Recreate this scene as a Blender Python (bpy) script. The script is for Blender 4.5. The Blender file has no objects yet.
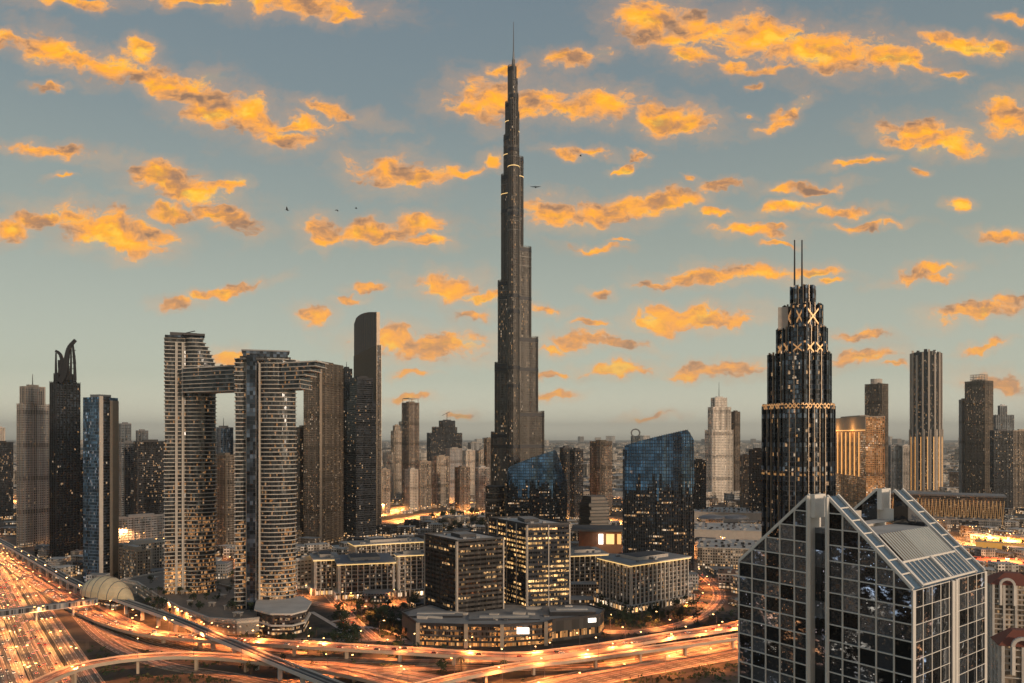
import bpy, math, random
from mathutils import Vector, Matrix, noise as mnoise
R = math.radians
rnd = random.Random(7)
S = bpy.context.scene
# ------------------------------------------------------------------ camera
H, F, HY = 172.0, 804.0, 437.0          # eye height (m), focal length (px), horizon row
cd = bpy.data.cameras.new('camera'); cam = bpy.data.objects.new('camera', cd)
S.collection.objects.link(cam); S.camera = cam
cam.location = (0, 0, H); cam.rotation_euler = (R(90), 0, 0)
cd.sensor_width = 36; cd.lens = 36*F/1024; cd.shift_y = (HY-341.5)/1024
cd.clip_start = 1; cd.clip_end = 90000
S.view_settings.view_transform = 'Standard'; S.view_settings.look = 'None'
S.view_settings.exposure = .2; S.view_settings.gamma = 1
S.cycles.use_denoising = True
S.cycles.max_bounces = 5; S.cycles.diffuse_bounces = 2; S.cycles.glossy_bounces = 3
S.cycles.transmission_bounces = 2; S.cycles.volume_bounces = 0
S.cycles.sample_clamp_indirect = 4; S.cycles.caustics_reflective = False
S.cycles.use_light_tree = True

# ------------------------------------------------------------------ node helper
class NT:
    def __init__(s, tree): s.t = tree; s.n = tree.nodes; s.l = tree.links
    def new(s, typ, **kw):
        n = s.n.new(typ)
        for k, v in kw.items(): setattr(n, k, v)
        return n
    def put(s, sock, v):
        if isinstance(v, bpy.types.NodeSocket): s.l.new(v, sock)
        elif isinstance(v, (tuple, list)):
            try: sock.default_value = v
            except Exception: sock.default_value = tuple(v) + (1,)
        else: sock.default_value = v
    def m(s, op, a, b=None, c=None, clamp=False):
        n = s.new('ShaderNodeMath', operation=op, use_clamp=clamp)
        s.put(n.inputs[0], a)
        if b is not None: s.put(n.inputs[1], b)
        if c is not None: s.put(n.inputs[2], c)
        return n.outputs[0]
    def vm(s, op, a, b=None, out=0):
        n = s.new('ShaderNodeVectorMath', operation=op); s.put(n.inputs[0], a)
        if b is not None:
            if op == 'SCALE': s.put(n.inputs[3], b)
            else: s.put(n.inputs[1], b)
        return n.outputs[out]
    def mix(s, f, a, b, typ='MIX'):
        n = s.new('ShaderNodeMix', data_type='RGBA', blend_type=typ)
        s.put(n.inputs[0], f); s.put(n.inputs[6], a); s.put(n.inputs[7], b); return n.outputs[2]
    def comb(s, x, y, z=0.0):
        n = s.new('ShaderNodeCombineXYZ'); s.put(n.inputs[0], x); s.put(n.inputs[1], y); s.put(n.inputs[2], z); return n.outputs[0]
    def sep(s, v):
        n = s.new('ShaderNodeSeparateXYZ'); s.put(n.inputs[0], v); return n.outputs
    def noise(s, v, scale, detail=3, rough=.55, col=False):
        n = s.new('ShaderNodeTexNoise'); s.put(n.inputs['Vector'], v)
        n.inputs['Scale'].default_value = scale; n.inputs['Detail'].default_value = detail
        n.inputs['Roughness'].default_value = rough; return n.outputs[1 if col else 0]
    def ramp(s, f, stops):
        n = s.new('ShaderNodeValToRGB'); s.put(n.inputs[0], f); e = n.color_ramp.elements
        while len(e) < len(stops): e.new(.5)
        for k, (p, c) in enumerate(stops): e[k].position = p; e[k].color = tuple(c)+(1,)
        return n.outputs[0]
    def smooth(s, v, a, b, c=0., d=1.):
        n = s.new('ShaderNodeMapRange', interpolation_type='SMOOTHSTEP'); s.put(n.inputs[0], v)
        n.inputs[1].default_value = a; n.inputs[2].default_value = b
        n.inputs[3].default_value = c; n.inputs[4].default_value = d; return n.outputs[0]

# ------------------------------------------------------------------ sky with sunset clouds (all in directions of the world)
SUN_EL, SUN_AZ = 11.0, 138.0            # azimuth clockwise from +Y: behind the camera, to its right
W = bpy.data.worlds.new('World'); S.world = W; W.use_nodes = True
T = NT(W.node_tree); T.n.clear()
d = T.new('ShaderNodeTexCoord').outputs['Generated']
x, y, z = T.sep(d)
ay = T.m('MAXIMUM', T.m('ABSOLUTE', y), .02)
u = T.m('DIVIDE', x, ay); v = T.m('DIVIDE', z, ay)
uv = T.comb(u, v)
wn = T.noise(uv, 22, 3, .6, True)
wv = T.vm('SCALE', T.vm('SUBTRACT', wn, (.5, .5, .5)), .045)
wuv = T.vm('ADD', uv, wv)
CL = [ # px, py, rx, ry, tilt
(80,1,48,6,0),(132,72,34,11,22),(188,92,40,14,22),(300,125,34,9,8),(800,52,60,20,6),(660,36,40,12,12),(540,100,34,9,0),(150,232,34,9,10),(190,-3,45,7,0),(300,5,72,11,5),(345,14,24,8,10),(10,40,28,8,10),(52,50,36,15,25),(80,60,30,11,15),(105,68,36,11,20),(138,54,14,13,0),
(165,85,42,15,25),(210,104,48,20,20),(255,120,46,18,15),(285,140,28,8,5),(335,112,40,7,12),(45,148,42,7,3),(45,89,16,3,0),(160,174,44,11,12),(185,190,50,10,12),
(225,186,18,6,0),(100,228,58,17,8),(40,222,40,9,-5),(8,232,24,9,0),(130,240,40,11,8),(175,213,26,6,0),(235,220,26,11,20),(215,210,30,6,0),
(175,303,20,5,0),(225,291,42,4,-12),(315,312,19,8,0),(322,232,26,12,0),(375,234,50,10,0),(412,228,30,9,-8),(425,242,24,6,0),
(388,171,38,17,8),(420,178,30,10,0),(460,175,28,6,-12),(491,162,12,7,0),(452,287,34,12,6),(485,296,26,5,0),(430,343,62,13,3),(395,338,30,11,0),
(498,100,46,19,5),(560,108,34,10,0),(605,105,48,15,5),(665,118,48,13,8),(690,126,28,9,0),(572,60,32,8,-5),(470,110,26,9,0),
(645,20,34,18,8),(700,26,58,17,5),(760,36,62,19,6),(830,48,64,20,5),(885,52,48,15,10),(925,66,20,6,5),(965,42,48,9,10),(1000,46,20,7,0),
(690,56,26,11,20),(765,71,55,4,0),(732,68,20,7,0),(785,110,24,5,-28),(775,124,18,6,-25),(748,113,8,4,0),(759,88,6,3,0),(955,74,18,4,0),
(925,132,44,13,8),(945,146,36,9,0),(905,140,20,6,0),(1010,118,30,16,8),(1000,108,24,9,0),(862,162,34,4,-8),(921,171,9,3,0),
(610,213,66,11,-4),(552,214,32,13,0),(665,203,36,8,-10),(722,186,26,5,0),(592,152,30,4,10),(625,168,12,3,-20),(560,152,16,5,15),(640,155,10,3,0),
(805,187,40,5,-5),(786,209,26,5,-10),(842,211,34,5,-3),(870,226,36,4,-3),(748,231,32,6,5),(775,228,14,3,0),(690,180,8,3,0),(714,212,18,4,0),
(705,278,52,8,-4),(760,271,50,8,0),(812,270,32,5,5),(828,281,14,3,0),(655,286,22,4,0),(592,248,24,4,0),(618,240,8,2,0),
(598,290,14,4,0),(700,320,50,10,-6),(655,325,26,8,10),(580,338,36,8,0),(620,345,30,5,8),(545,310,22,4,0),(735,322,22,5,0),(662,313,12,6,0),
(622,371,40,6,0),(650,417,24,3,0),(555,398,22,4,-8),(545,374,14,3,0),(552,348,16,5,0),(415,373,18,4,0),(408,398,20,3,0),(460,414,14,3,0),
(718,367,44,8,-3),(690,374,20,6,0),(862,333,26,5,0),(860,357,36,8,-6),(925,273,36,5,-12),(985,310,46,9,-6),(1012,300,20,5,0),(1002,238,26,5,5),
(962,204,10,5,0),(895,365,14,3,0),(987,347,24,4,-10),(1000,384,30,9,12),(940,277,14,3,0),(560,375,10,3,0),(232,357,14,8,0),(505,70,20,7,0),
(475,313,16,4,0),(365,285,16,3,0),(350,295,14,3,0),(590,322,14,3,0),(780,242,16,2,0),(1008,18,16,3,0),(60,175,14,2,0)]
def acc_v(a): return T.comb(a, a, 0)
acc = None; src = wuv
for kc, (px, py, rx, ry, tl) in enumerate(CL):
    mp = T.new('ShaderNodeMapping', vector_type='TEXTURE')
    if kc and kc % 10 == 0: src = T.vm('ADD', wuv, T.vm('SCALE', acc_v(acc), 1e-9))   # keeps the node chain short-lived
    T.l.new(src, mp.inputs[0])
    mp.inputs[1].default_value = ((px-512)/F, (HY-py)/F, 0)
    mp.inputs[2].default_value = (0, 0, -R(tl)); mp.inputs[3].default_value = (rx*1.28/F, ry*1.45/F, 1)
    ln = T.vm('LENGTH', mp.outputs[0], out=1)
    acc = ln if acc is None else T.m('MINIMUM', acc, ln)
field = T.m('SUBTRACT', 1.0, T.m('MINIMUM', acc, 2.2))
st = T.vm('MULTIPLY', uv, (25, 44, 1))
n1 = T.noise(T.vm('ADD', st, T.vm('SCALE', wn, 1.2)), 1.0, 9, .70)
n2 = T.noise(T.vm('ADD', T.vm('ADD', st, T.vm('SCALE', wn, 1.2)), (.12, .45, 0)), 1.0, 4, .6)
nl = T.noise(T.vm('MULTIPLY', uv, (1, 1.6, 1)), 15, 4, .6)
dens = T.m('ADD', field, T.m('MULTIPLY', T.m('SUBTRACT', n1, .52), 2.3))
wisp = T.m('MULTIPLY', T.smooth(dens, -.75, .3), .22)
alpha = T.m('MAXIMUM', T.smooth(dens, .0, .5, 0, .97), wisp, clamp=True)
lw0 = T.vm('ADD', T.vm('MULTIPLY', uv, (13, 24, 1)), T.vm('SCALE', wn, .5))
relL = T.m('SUBTRACT', T.noise(T.vm('ADD', lw0, (.05, .5, 0)), 1., 2, .5), T.noise(lw0, 1., 2, .5))
rel = T.m('ADD', T.m('MULTIPLY', T.m('SUBTRACT', n2, n1), 2.0), T.m('MULTIPLY', relL, 1.5))
br = T.m('ADD', T.m('ADD', .43, rel), T.m('MULTIPLY', T.m('SUBTRACT', dens, .35), .28))
dark = T.m('MULTIPLY', T.smooth(nl, .46, .62), T.smooth(dens, .35, .9))
ccol = T.ramp(br, [(0., (.27, .16, .10)), (.28, (.62, .29, .11)), (.5, (.92, .37, .06)), (.72, (1.0, .42, .022)), (1., (1.0, .56, .05))])
ccol = T.mix(T.m('MULTIPLY', dark, .6), ccol, (.24, .15, .11))
lowpink = T.m('MAXIMUM', T.smooth(v, .02, .30, .3, 0.), T.smooth(dens, .1, .7, .6, 0.))
ccol = T.mix(lowpink, ccol, (.82, .42, .19))
el = T.m('ARCSINE', z)
skyc = T.ramp(T.m('MULTIPLY_ADD', el, 1/R(60), .05),
    [(0., (.20, .17, .14)), (.046, (.52, .49, .39)), (.056, (.84, .80, .63)), (.12, (.50, .52, .42)), (.27, (.315, .35, .30)), (.42, (.20, .25, .26)), (.62, (.135, .185, .23)), (1., (.09, .13, .18))])
# darker, redder sky on the far side, behind the viewer
skyc = T.mix(T.smooth(y, .25, -.35, 0., .15), skyc, (.10, .10, .115))
ny = T.new('ShaderNodeTexSky', sky_type='NISHITA', sun_disc=False)
ny.sun_elevation = R(SUN_EL); ny.sun_rotation = R(SUN_AZ); ny.altitude = 0
sk = T.mix(1.0, T.vm('SCALE', skyc, 8.6), T.vm('SCALE', ny.outputs[0], .12), 'ADD')
full = T.mix(alpha, sk, T.vm('SCALE', ccol, 10.2))
bg = T.new('ShaderNodeBackground'); T.l.new(full, bg.inputs[0]); bg.inputs[1].default_value = .1
T.l.new(bg.outputs[0], T.new('ShaderNodeOutputWorld').inputs[0])
sd = bpy.data.lights.new('sun', 'SUN'); sun = bpy.data.objects.new('sun', sd); S.collection.objects.link(sun)
sd.energy = 1.9; sd.angle = R(6); sd.color = (1, .76, .54)
sv = Vector((math.sin(R(SUN_AZ))*math.cos(R(SUN_EL)), math.cos(R(SUN_AZ))*math.cos(R(SUN_EL)), math.sin(R(SUN_EL))))
sun.rotation_euler = sv.to_track_quat('Z', 'Y').to_euler(); sun.location = (300, -300, 600)

# ------------------------------------------------------------------ placing helpers
def X(px, Y): return (px-512)/F*Y
def Z(py, Y): return H+(HY-py)*Y/F
def at(px, py, z=0.):
    Y = (H-z)*F/(py-HY); return Vector((X(px, Y), Y, z))
def base_y(py, z=0.): return (H-z)*F/(py-HY)
def link(o, parent=None):
    S.collection.objects.link(o)
    if parent is not None: o.parent = parent
    return o
def tag(o, label=None, cat=None, group=None, kind=None):
    if label: o['label'] = label
    if cat: o['category'] = cat
    if group: o['group'] = group
    if kind: o['kind'] = kind
    return o
def empty(name, loc, rz=0.):
    o = bpy.data.objects.new(name, None); o.location = loc; o.rotation_euler = (0, 0, rz)
    o.empty_display_size = .1; return link(o)
def copy_tree(o, parent=None):
    c = o.copy(); link(c, parent)
    for ch in o.children: copy_tree(ch, c)
    return c

class MB:
    def __init__(s): s.v = []; s.f = []; s.uv = []; s.mi = []; s.mats = []
    def mat(s, m):
        if m not in s.mats: s.mats.append(m)
        return s.mats.index(m)
    def face(s, pts, m, uvs=None):
        k = len(s.v); s.v += [tuple(p) for p in pts]; s.f.append(tuple(range(k, k+len(pts))))
        s.uv += uvs if uvs else [(p[0], p[1]) for p in pts]; s.mi.append(s.mat(m))
    def wall(s, fp, z0, z1, m, u0=0., closed=True):
        u_ = u0; n = len(fp)
        for i in range(n if closed else n-1):
            a, b = fp[i], fp[(i+1) % n]; L = math.hypot(b[0]-a[0], b[1]-a[1])
            s.face([(a[0], a[1], z0), (b[0], b[1], z0), (b[0], b[1], z1), (a[0], a[1], z1)], m,
                   [(u_, z0), (u_+L, z0), (u_+L, z1), (u_, z1)]); u_ += L
    def prism(s, fp, z0, z1, m, mt=None, mb=None):
        s.wall(fp, z0, z1, m); s.face([(p[0], p[1], z1) for p in fp], mt or m)
        s.face([(p[0], p[1], z0) for p in reversed(fp)], mb or mt or m); return s
    def loft(s, fp0, z0, fp1, z1, m, mt=None):
        n = len(fp0); u_ = 0
        for i in range(n):
            a, b, c, e = fp0[i], fp0[(i+1) % n], fp1[(i+1) % n], fp1[i]
            L = math.hypot(b[0]-a[0], b[1]-a[1])
            s.face([(a[0], a[1], z0), (b[0], b[1], z0), (c[0], c[1], z1), (e[0], e[1], z1)], m, [(u_, z0), (u_+L, z0), (u_+L, z1), (u_, z1)]); u_ += L
        s.face([(p[0], p[1], z1) for p in fp1], mt or m); s.face([(p[0], p[1], z0) for p in reversed(fp0)], mt or m); return s
    def obox(s, cx, cy, dx, dy, L, Wd, z0, z1, m, mt=None):
        l = math.hypot(dx, dy); dx /= l; dy /= l; nx, ny = -dy, dx
        P = [(cx+dx*a*L/2+nx*b*Wd/2, cy+dy*a*L/2+ny*b*Wd/2) for a, b in ((-1, -1), (1, -1), (1, 1), (-1, 1))]
        return s.prism(P, z0, z1, m, mt)
    def tube(s, p0, p1, r0, r1, m, n=6):
        p0 = Vector(p0); p1 = Vector(p1); ax = (p1-p0).normalized()
        a = ax.orthogonal().normalized(); b = ax.cross(a)
        c0 = [p0+(a*math.cos(t)+b*math.sin(t))*r0 for t in [2*math.pi*i/n for i in range(n)]]
        c1 = [p1+(a*math.cos(t)+b*math.sin(t))*r1 for t in [2*math.pi*i/n for i in range(n)]]
        for i in range(n): s.face([c0[i], c0[(i+1) % n], c1[(i+1) % n], c1[i]], m)
        s.face(c1, m); s.face(c0[::-1], m); return s
    def beam(s, p0, p1, w, m, h=None): # square bar
        p0 = Vector(p0); p1 = Vector(p1); ax = (p1-p0).normalized()
        up = Vector((0, 0, 1)); a = ax.cross(up)
        a = Vector((1, 0, 0)) if a.length < .05 else a.normalized(); b = a.cross(ax); h = h or w
        q = [(-1, -1), (1, -1), (1, 1), (-1, 1)]
        c0 = [p0+a*i*w/2+b*j*h/2 for i, j in q]; c1 = [p1+a*i*w/2+b*j*h/2 for i, j in q]
        for i in range(4): s.face([c0[i], c0[(i+1) % 4], c1[(i+1) % 4], c1[i]], m)
        s.face(c1, m); s.face(c0[::-1], m); return s
    def build(s, name, parent=None, smooth=False, kind=None):
        me = bpy.data.meshes.new(name); o = bpy.data.objects.new(name, me)
        off = Vector((0, 0, 0))
        p = parent
        while p is not None: off += p.location; p = p.parent
        if parent is None and s.v:
            off = Vector(s.v[0]) if False else off
        me.from_pydata([(a-off.x, b-off.y, c-off.z) for a, b, c in s.v], [], s.f)
        for m in s.mats: me.materials.append(m)
        me.polygons.foreach_set('material_index', s.mi)
        ul = me.uv_layers.new(name='UVMap')
        ul.data.foreach_set('uv', [c for q in s.uv for c in q])
        if smooth: me.shade_smooth()
        me.update(); link(o, parent)
        if kind: o['kind'] = kind
        return o

def offs(fp, dd):
    n = len(fp); out = []
    for i in range(n):
        a, b, c = fp[i-1], fp[i], fp[(i+1) % n]
        e1 = Vector((b[0]-a[0], b[1]-a[1])).normalized(); e2 = Vector((c[0]-b[0], c[1]-b[1])).normalized()
        n1_ = Vector((e1.y, -e1.x)); n2_ = Vector((e2.y, -e2.x)); k = n1_+n2_
        k = k/max(.3, (1+n1_.dot(n2_))); out.append((b[0]+k.x*dd, b[1]+k.y*dd))
    return out
def centroid(fp): return (sum(p[0] for p in fp)/len(fp), sum(p[1] for p in fp)/len(fp))
def shrink(fp, k):
    cx, cy = centroid(fp); return [(cx+(p[0]-cx)*k, cy+(p[1]-cy)*k) for p in fp]
def cbox(px0, pxc, px1, Y, br=25):
    """footprint [front corner, right, back, left]; the corner shows at column pxc, the ends at px0 and px1"""
    u0, uc, u1 = (px0-512)/F, (pxc-512)/F, (px1-512)/F
    b = R(br)-math.atan(uc)
    Xf = uc*Y; cb, sb = math.cos(b), math.sin(b)
    t = (u1*Y-Xf)/(cb-u1*sb); q = (Xf-u0*Y)/(sb+u0*cb)
    Fp = (Xf, Y); Rp = (Xf+t*cb, Y+t*sb); Lp = (Xf-q*sb, Y+q*cb)
    return [Fp, Rp, (Rp[0]+Lp[0]-Xf, Rp[1]+Lp[1]-Y), Lp]
def flat(px0, px1, Y, depth):
    """footprint whose front is square to the line of sight"""
    uc = ((px0+px1)/2-512)/F; th = math.atan(uc); n_ = (math.sin(th), math.cos(th)); t_ = (math.cos(th), -math.sin(th))
    w = (px1-px0)/F*Y*math.cos(th); cx, cy = uc*Y, Y
    return [(cx-t_[0]*w/2, cy-t_[1]*w/2), (cx+t_[0]*w/2, cy+t_[1]*w/2),
            (cx+t_[0]*w/2+n_[0]*depth, cy+t_[1]*w/2+n_[1]*depth), (cx-t_[0]*w/2+n_[0]*depth, cy-t_[1]*w/2+n_[1]*depth)]
def ell(cx, cy, rx, ry, n=24, rot=0., p=2.):
    out = []
    for i in range(n):
        t = 2*math.pi*i/n; c, s_ = math.cos(t), math.sin(t)
        a = math.copysign(abs(c)**(2/p), c)*rx; b = math.copysign(abs(s_)**(2/p), s_)*ry
        out.append((cx+a*math.cos(rot)-b*math.sin(rot), cy+a*math.sin(rot)+b*math.cos(rot)))
    return out
OCC = []      # occupied discs (x, y, r)
def occ(fp, pad=6):
    cx, cy = centroid(fp); OCC.append((cx, cy, max(math.hypot(p[0]-cx, p[1]-cy) for p in fp)*.8+pad))

# ------------------------------------------------------------------ materials
def newmat(name):
    m = bpy.data.materials.new(name); m.use_nodes = True; t = NT(m.node_tree); t.n.clear()
    b = t.new('ShaderNodeBsdfPrincipled'); t.l.new(b.outputs[0], t.new('ShaderNodeOutputMaterial').inputs[0])
    m.cycles.emission_sampling = 'AUTO'
    return m, t, b
def plain(name, col, rough=.7, metal=0., var=.25, sc=.2, emis=None, es=0.):
    m, t, b = newmat(name)
    g = t.new('ShaderNodeTexCoord').outputs['Object']
    n_ = t.noise(g, sc, 5, .65)
    k = t.m('MULTIPLY_ADD', n_, 2*var, 1-var)
    t.put(b.inputs['Base Color'], t.vm('SCALE', tuple(col), k))
    b.inputs['Roughness'].default_value = rough; b.inputs['Metallic'].default_value = metal
    if emis:
        b.inputs['Emission Color'].default_value = tuple(emis)+(1,); b.inputs['Emission Strength'].default_value = es
    return m
def facade(name, wall, glass, bay=3.2, fl=3.8, wx=(.12, .88), wy=(.2, .9), lit=.1, lc=(1, .56, .22), ls=1.6, metal=.55,
           rough=.12, rowlit=0., tilt=.05, wrough=.7, clump=.012, wmetal=0., macro=1., lc2=(1, .80, .58), basew=0.):
    m, t, b = newmat(name)
    uvn = t.new('ShaderNodeUVMap').outputs[0]
    oi = t.new('ShaderNodeObjectInfo').outputs['Random']
    u_, v_, _ = t.sep(uvn)
    cu = t.m('DIVIDE', u_, bay); cv = t.m('DIVIDE', v_, fl)
    fu = t.m('FRACT', cu); fv = t.m('FRACT', cv); iu = t.m('FLOOR', cu); iv = t.m('FLOOR', cv)
    inx = t.m('MULTIPLY', t.m('GREATER_THAN', fu, wx[0]), t.m('LESS_THAN', fu, wx[1]))
    iny = t.m('MULTIPLY', t.m('GREATER_THAN', fv, wy[0]), t.m('LESS_THAN', fv, wy[1]))
    win = t.m('MULTIPLY', inx, iny)
    wnz = t.new('ShaderNodeTexWhiteNoise', noise_dimensions='3D')
    t.put(wnz.inputs['Vector'], t.comb(iu, iv, t.m('MULTIPLY', oi, 97.)))
    r1 = wnz.outputs['Value']; rc = wnz.outputs['Color']
    rr, rg, rb = t.sep(rc)
    cl = t.noise(t.comb(u_, v_, t.m('MULTIPLY', oi, 500.)), clump, 3, .6)
    prob = t.m('MULTIPLY', t.smooth(cl, .38, .66, .4, 2.8), lit*.95)
    if basew: prob = t.m('MULTIPLY', prob, t.smooth(v_, 20, 130, basew, .45))  # denser orange cells low down paint warm reflections into the glazing
    if rowlit:
        w2 = t.new('ShaderNodeTexWhiteNoise', noise_dimensions='2D'); t.put(w2.inputs['Vector'], t.comb(iv, t.m('FLOOR', t.m('DIVIDE', iu, 9.)), 0))
        prob = t.m('ADD', prob, t.m('MULTIPLY', t.m('LESS_THAN', w2.outputs['Value'], rowlit*.6), .75))
    glim = t.m('GREATER_THAN', t.noise(t.comb(t.m('MULTIPLY', u_, 1.), t.m('MULTIPLY', v_, 1.6), t.m('MULTIPLY', oi, 50.)), .45, 2, .6), .44)
    base_glow = t.m('LESS_THAN', v_, 6.5)  # added band of glowing windows at every foot, for warm street glow
    on = t.m('MAXIMUM', t.m('MULTIPLY', t.m('MULTIPLY', t.m('LESS_THAN', r1, prob), win), glim), t.m('MULTIPLY', t.m('MULTIPLY', base_glow, win), t.m('LESS_THAN', r1, .7)))
    # colours
    g = t.new('ShaderNodeTexCoord').outputs['Object']
    vn = t.m('MULTIPLY_ADD', t.noise(g, .06, 4, .6), .5, .75)
    w3 = t.new('ShaderNodeTexWhiteNoise', noise_dimensions='3D'); t.put(w3.inputs['Vector'], t.comb(t.m('FLOOR', t.m('DIVIDE', iu, 3.)), t.m('FLOOR', t.m('DIVIDE', iv, 2.)), oi))
    w4 = t.new('ShaderNodeTexWhiteNoise', noise_dimensions='2D'); t.put(w4.inputs['Vector'], t.comb(t.m('FLOOR', t.m('DIVIDE', iu, 2.)), oi))
    strip = t.m('MULTIPLY_ADD', w4.outputs['Value'], 1.0*max(macro, .3), 1-.5*max(macro, .3))
    belt = t.m('SUBTRACT', 1., t.m('MULTIPLY', t.m('LESS_THAN', t.m('FRACT', t.m('DIVIDE', iv, 14.)), .09), .55))
    vn = t.m('MULTIPLY', vn, t.m('MULTIPLY', strip, belt))
    wc = t.vm('SCALE', tuple(wall), vn)
    gl = t.vm('SCALE', tuple(glass), t.m('MULTIPLY', t.m('MULTIPLY_ADD', t.m('POWER', rg, 3.), 2.6*macro, 1-.65*macro), t.m('MULTIPLY_ADD', w3.outputs['Value'] if macro else w4.outputs['Value'], 1.1, .45)))
    t.put(b.inputs['Base Color'], t.mix(win, wc, gl))
    t.put(b.inputs['Roughness'], t.m('MULTIPLY_ADD', win, rough-wrough, wrough))
    t.put(b.inputs['Metallic'], t.m('MULTIPLY_ADD', win, metal-wmetal, wmetal))
    geo = t.new('ShaderNodeNewGeometry').outputs['Normal']
    tv = t.vm('SCALE', t.vm('SUBTRACT', rc, (.5, .5, .5)), t.m('MULTIPLY', win, tilt))
    t.put(b.inputs['Normal'], t.vm('NORMALIZE', t.vm('ADD', geo, tv)))
    lcol = t.mix(t.m('POWER', rb, 1.6), tuple(lc), tuple(lc2)); t.put(b.inputs['Emission Color'], lcol)
    t.put(b.inputs['Emission Strength'], t.m('MULTIPLY', t.m('MULTIPLY', on, ls), t.m('MULTIPLY_ADD', t.m('POWER', rr, 2.5), 1.5, .25)))
    m.cycles.emission_sampling = 'NONE'
    return m
WARM = (1, .50, .17)
concrete = plain('concrete', (.36, .32, .28), .85)
pale_concrete = plain('pale_concrete', (.55, .49, .43), .8)
white_stone = plain('white_stone', (.68, .62, .56), .7)
tan_stone = plain('tan_stone', (.38, .30, .23), .8)
dark_metal = plain('dark_metal', (.045, .045, .05), .45, .5)
grey_metal = plain('grey_metal', (.22, .22, .23), .4, .6)
roof_grey = plain('roof_grey', (.28, .27, .26), .9, var=.5, sc=.08)
roof_pale = plain('roof_pale', (.55, .51, .46), .9, var=.4, sc=.06)
roof_dark = plain('roof_dark', (.07, .07, .075), .85, var=.4)
roof_brown = plain('roof_brown', (.24, .12, .07), .9, var=.3)
bronze = plain('bronze', (.20, .16, .125), .4, .6)
foliage = plain('foliage', (.028, .045, .018), .9, var=.6, sc=.6)
bark = plain('bark', (.09, .06, .04), .9)
glow_warm = plain('glow_warm', (.6, .5, .3), .6, emis=(1, .45, .12), es=.9)
glow_gold = plain('glow_gold', (.6, .5, .3), .6, emis=(1, .62, .22), es=1.0)
glow_white = plain('glow_white', (.8, .8, .8), .6, emis=(1, .92, .8), es=2.5)
glow_red = plain('glow_red', (.6, .1, .05), .6, emis=(1, .12, .05), es=1.5)
for m_ in (glow_warm, glow_gold, glow_white, glow_red): m_.cycles.emission_sampling = 'NONE'

# ------------------------------------------------------------------ ground
def ground_mat():
    m, t, b = newmat('city_ground')
    g = t.new('ShaderNodeTexCoord').outputs['Object']
    a = t.noise(g, .012, 6, .6); c = t.noise(g, .0016, 5, .6); e = t.noise(g, .15, 3, .6)
    vor = t.new('ShaderNodeTexVoronoi', feature='F1', distance='CHEBYCHEV'); t.put(vor.inputs['Vector'], g); vor.inputs['Scale'].default_value = .014
    vr, vg_, vb_ = t.sep(vor.outputs['Color'])
    c1 = t.ramp(vr, [(0, (.035, .037, .022)), (.3, (.06, .05, .042)), (.6, (.13, .105, .08)), (1, (.22, .18, .14))])
    c2 = t.ramp(c, [(.3, (.10, .09, .07)), (.5, (.26, .21, .16)), (.7, (.42, .34, .26))])
    v2 = t.new('ShaderNodeTexVoronoi', feature='F1', distance='CHEBYCHEV'); t.put(v2.inputs['Vector'], g); v2.inputs['Scale'].default_value = .055
    v2r = t.sep(v2.outputs['Color'])[1]; ve = t.new('ShaderNodeTexVoronoi', feature='DISTANCE_TO_EDGE'); t.put(ve.inputs['Vector'], g); ve.inputs['Scale'].default_value = .03
    path_ = t.m('LESS_THAN', ve.outputs['Distance'], .035)
    c1 = t.mix(t.m('MULTIPLY', t.m('GREATER_THAN', v2r, .45), .65), c1, t.ramp(v2r, [(.4, (.03, .04, .02)), (.6, (.10, .08, .065)), (.85, (.20, .165, .13)), (1, (.03, .03, .025))]))
    c1 = t.mix(t.m('MULTIPLY', path_, .5), c1, (.22, .18, .14))
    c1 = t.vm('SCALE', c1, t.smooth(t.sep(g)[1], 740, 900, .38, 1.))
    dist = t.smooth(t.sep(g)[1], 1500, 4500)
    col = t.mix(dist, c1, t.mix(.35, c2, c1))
    t.put(b.inputs['Base Color'], t.vm('SCALE', col, t.m('MULTIPLY', t.m('MULTIPLY_ADD', a, 1.0, .5), t.m('MULTIPLY_ADD', e, .6, .7))))
    b.inputs['Roughness'].default_value = .9; return m
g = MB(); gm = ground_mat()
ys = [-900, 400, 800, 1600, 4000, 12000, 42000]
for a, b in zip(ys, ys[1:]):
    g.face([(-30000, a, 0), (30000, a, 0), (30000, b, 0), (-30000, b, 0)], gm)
g.build('ground', kind='structure')

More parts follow.
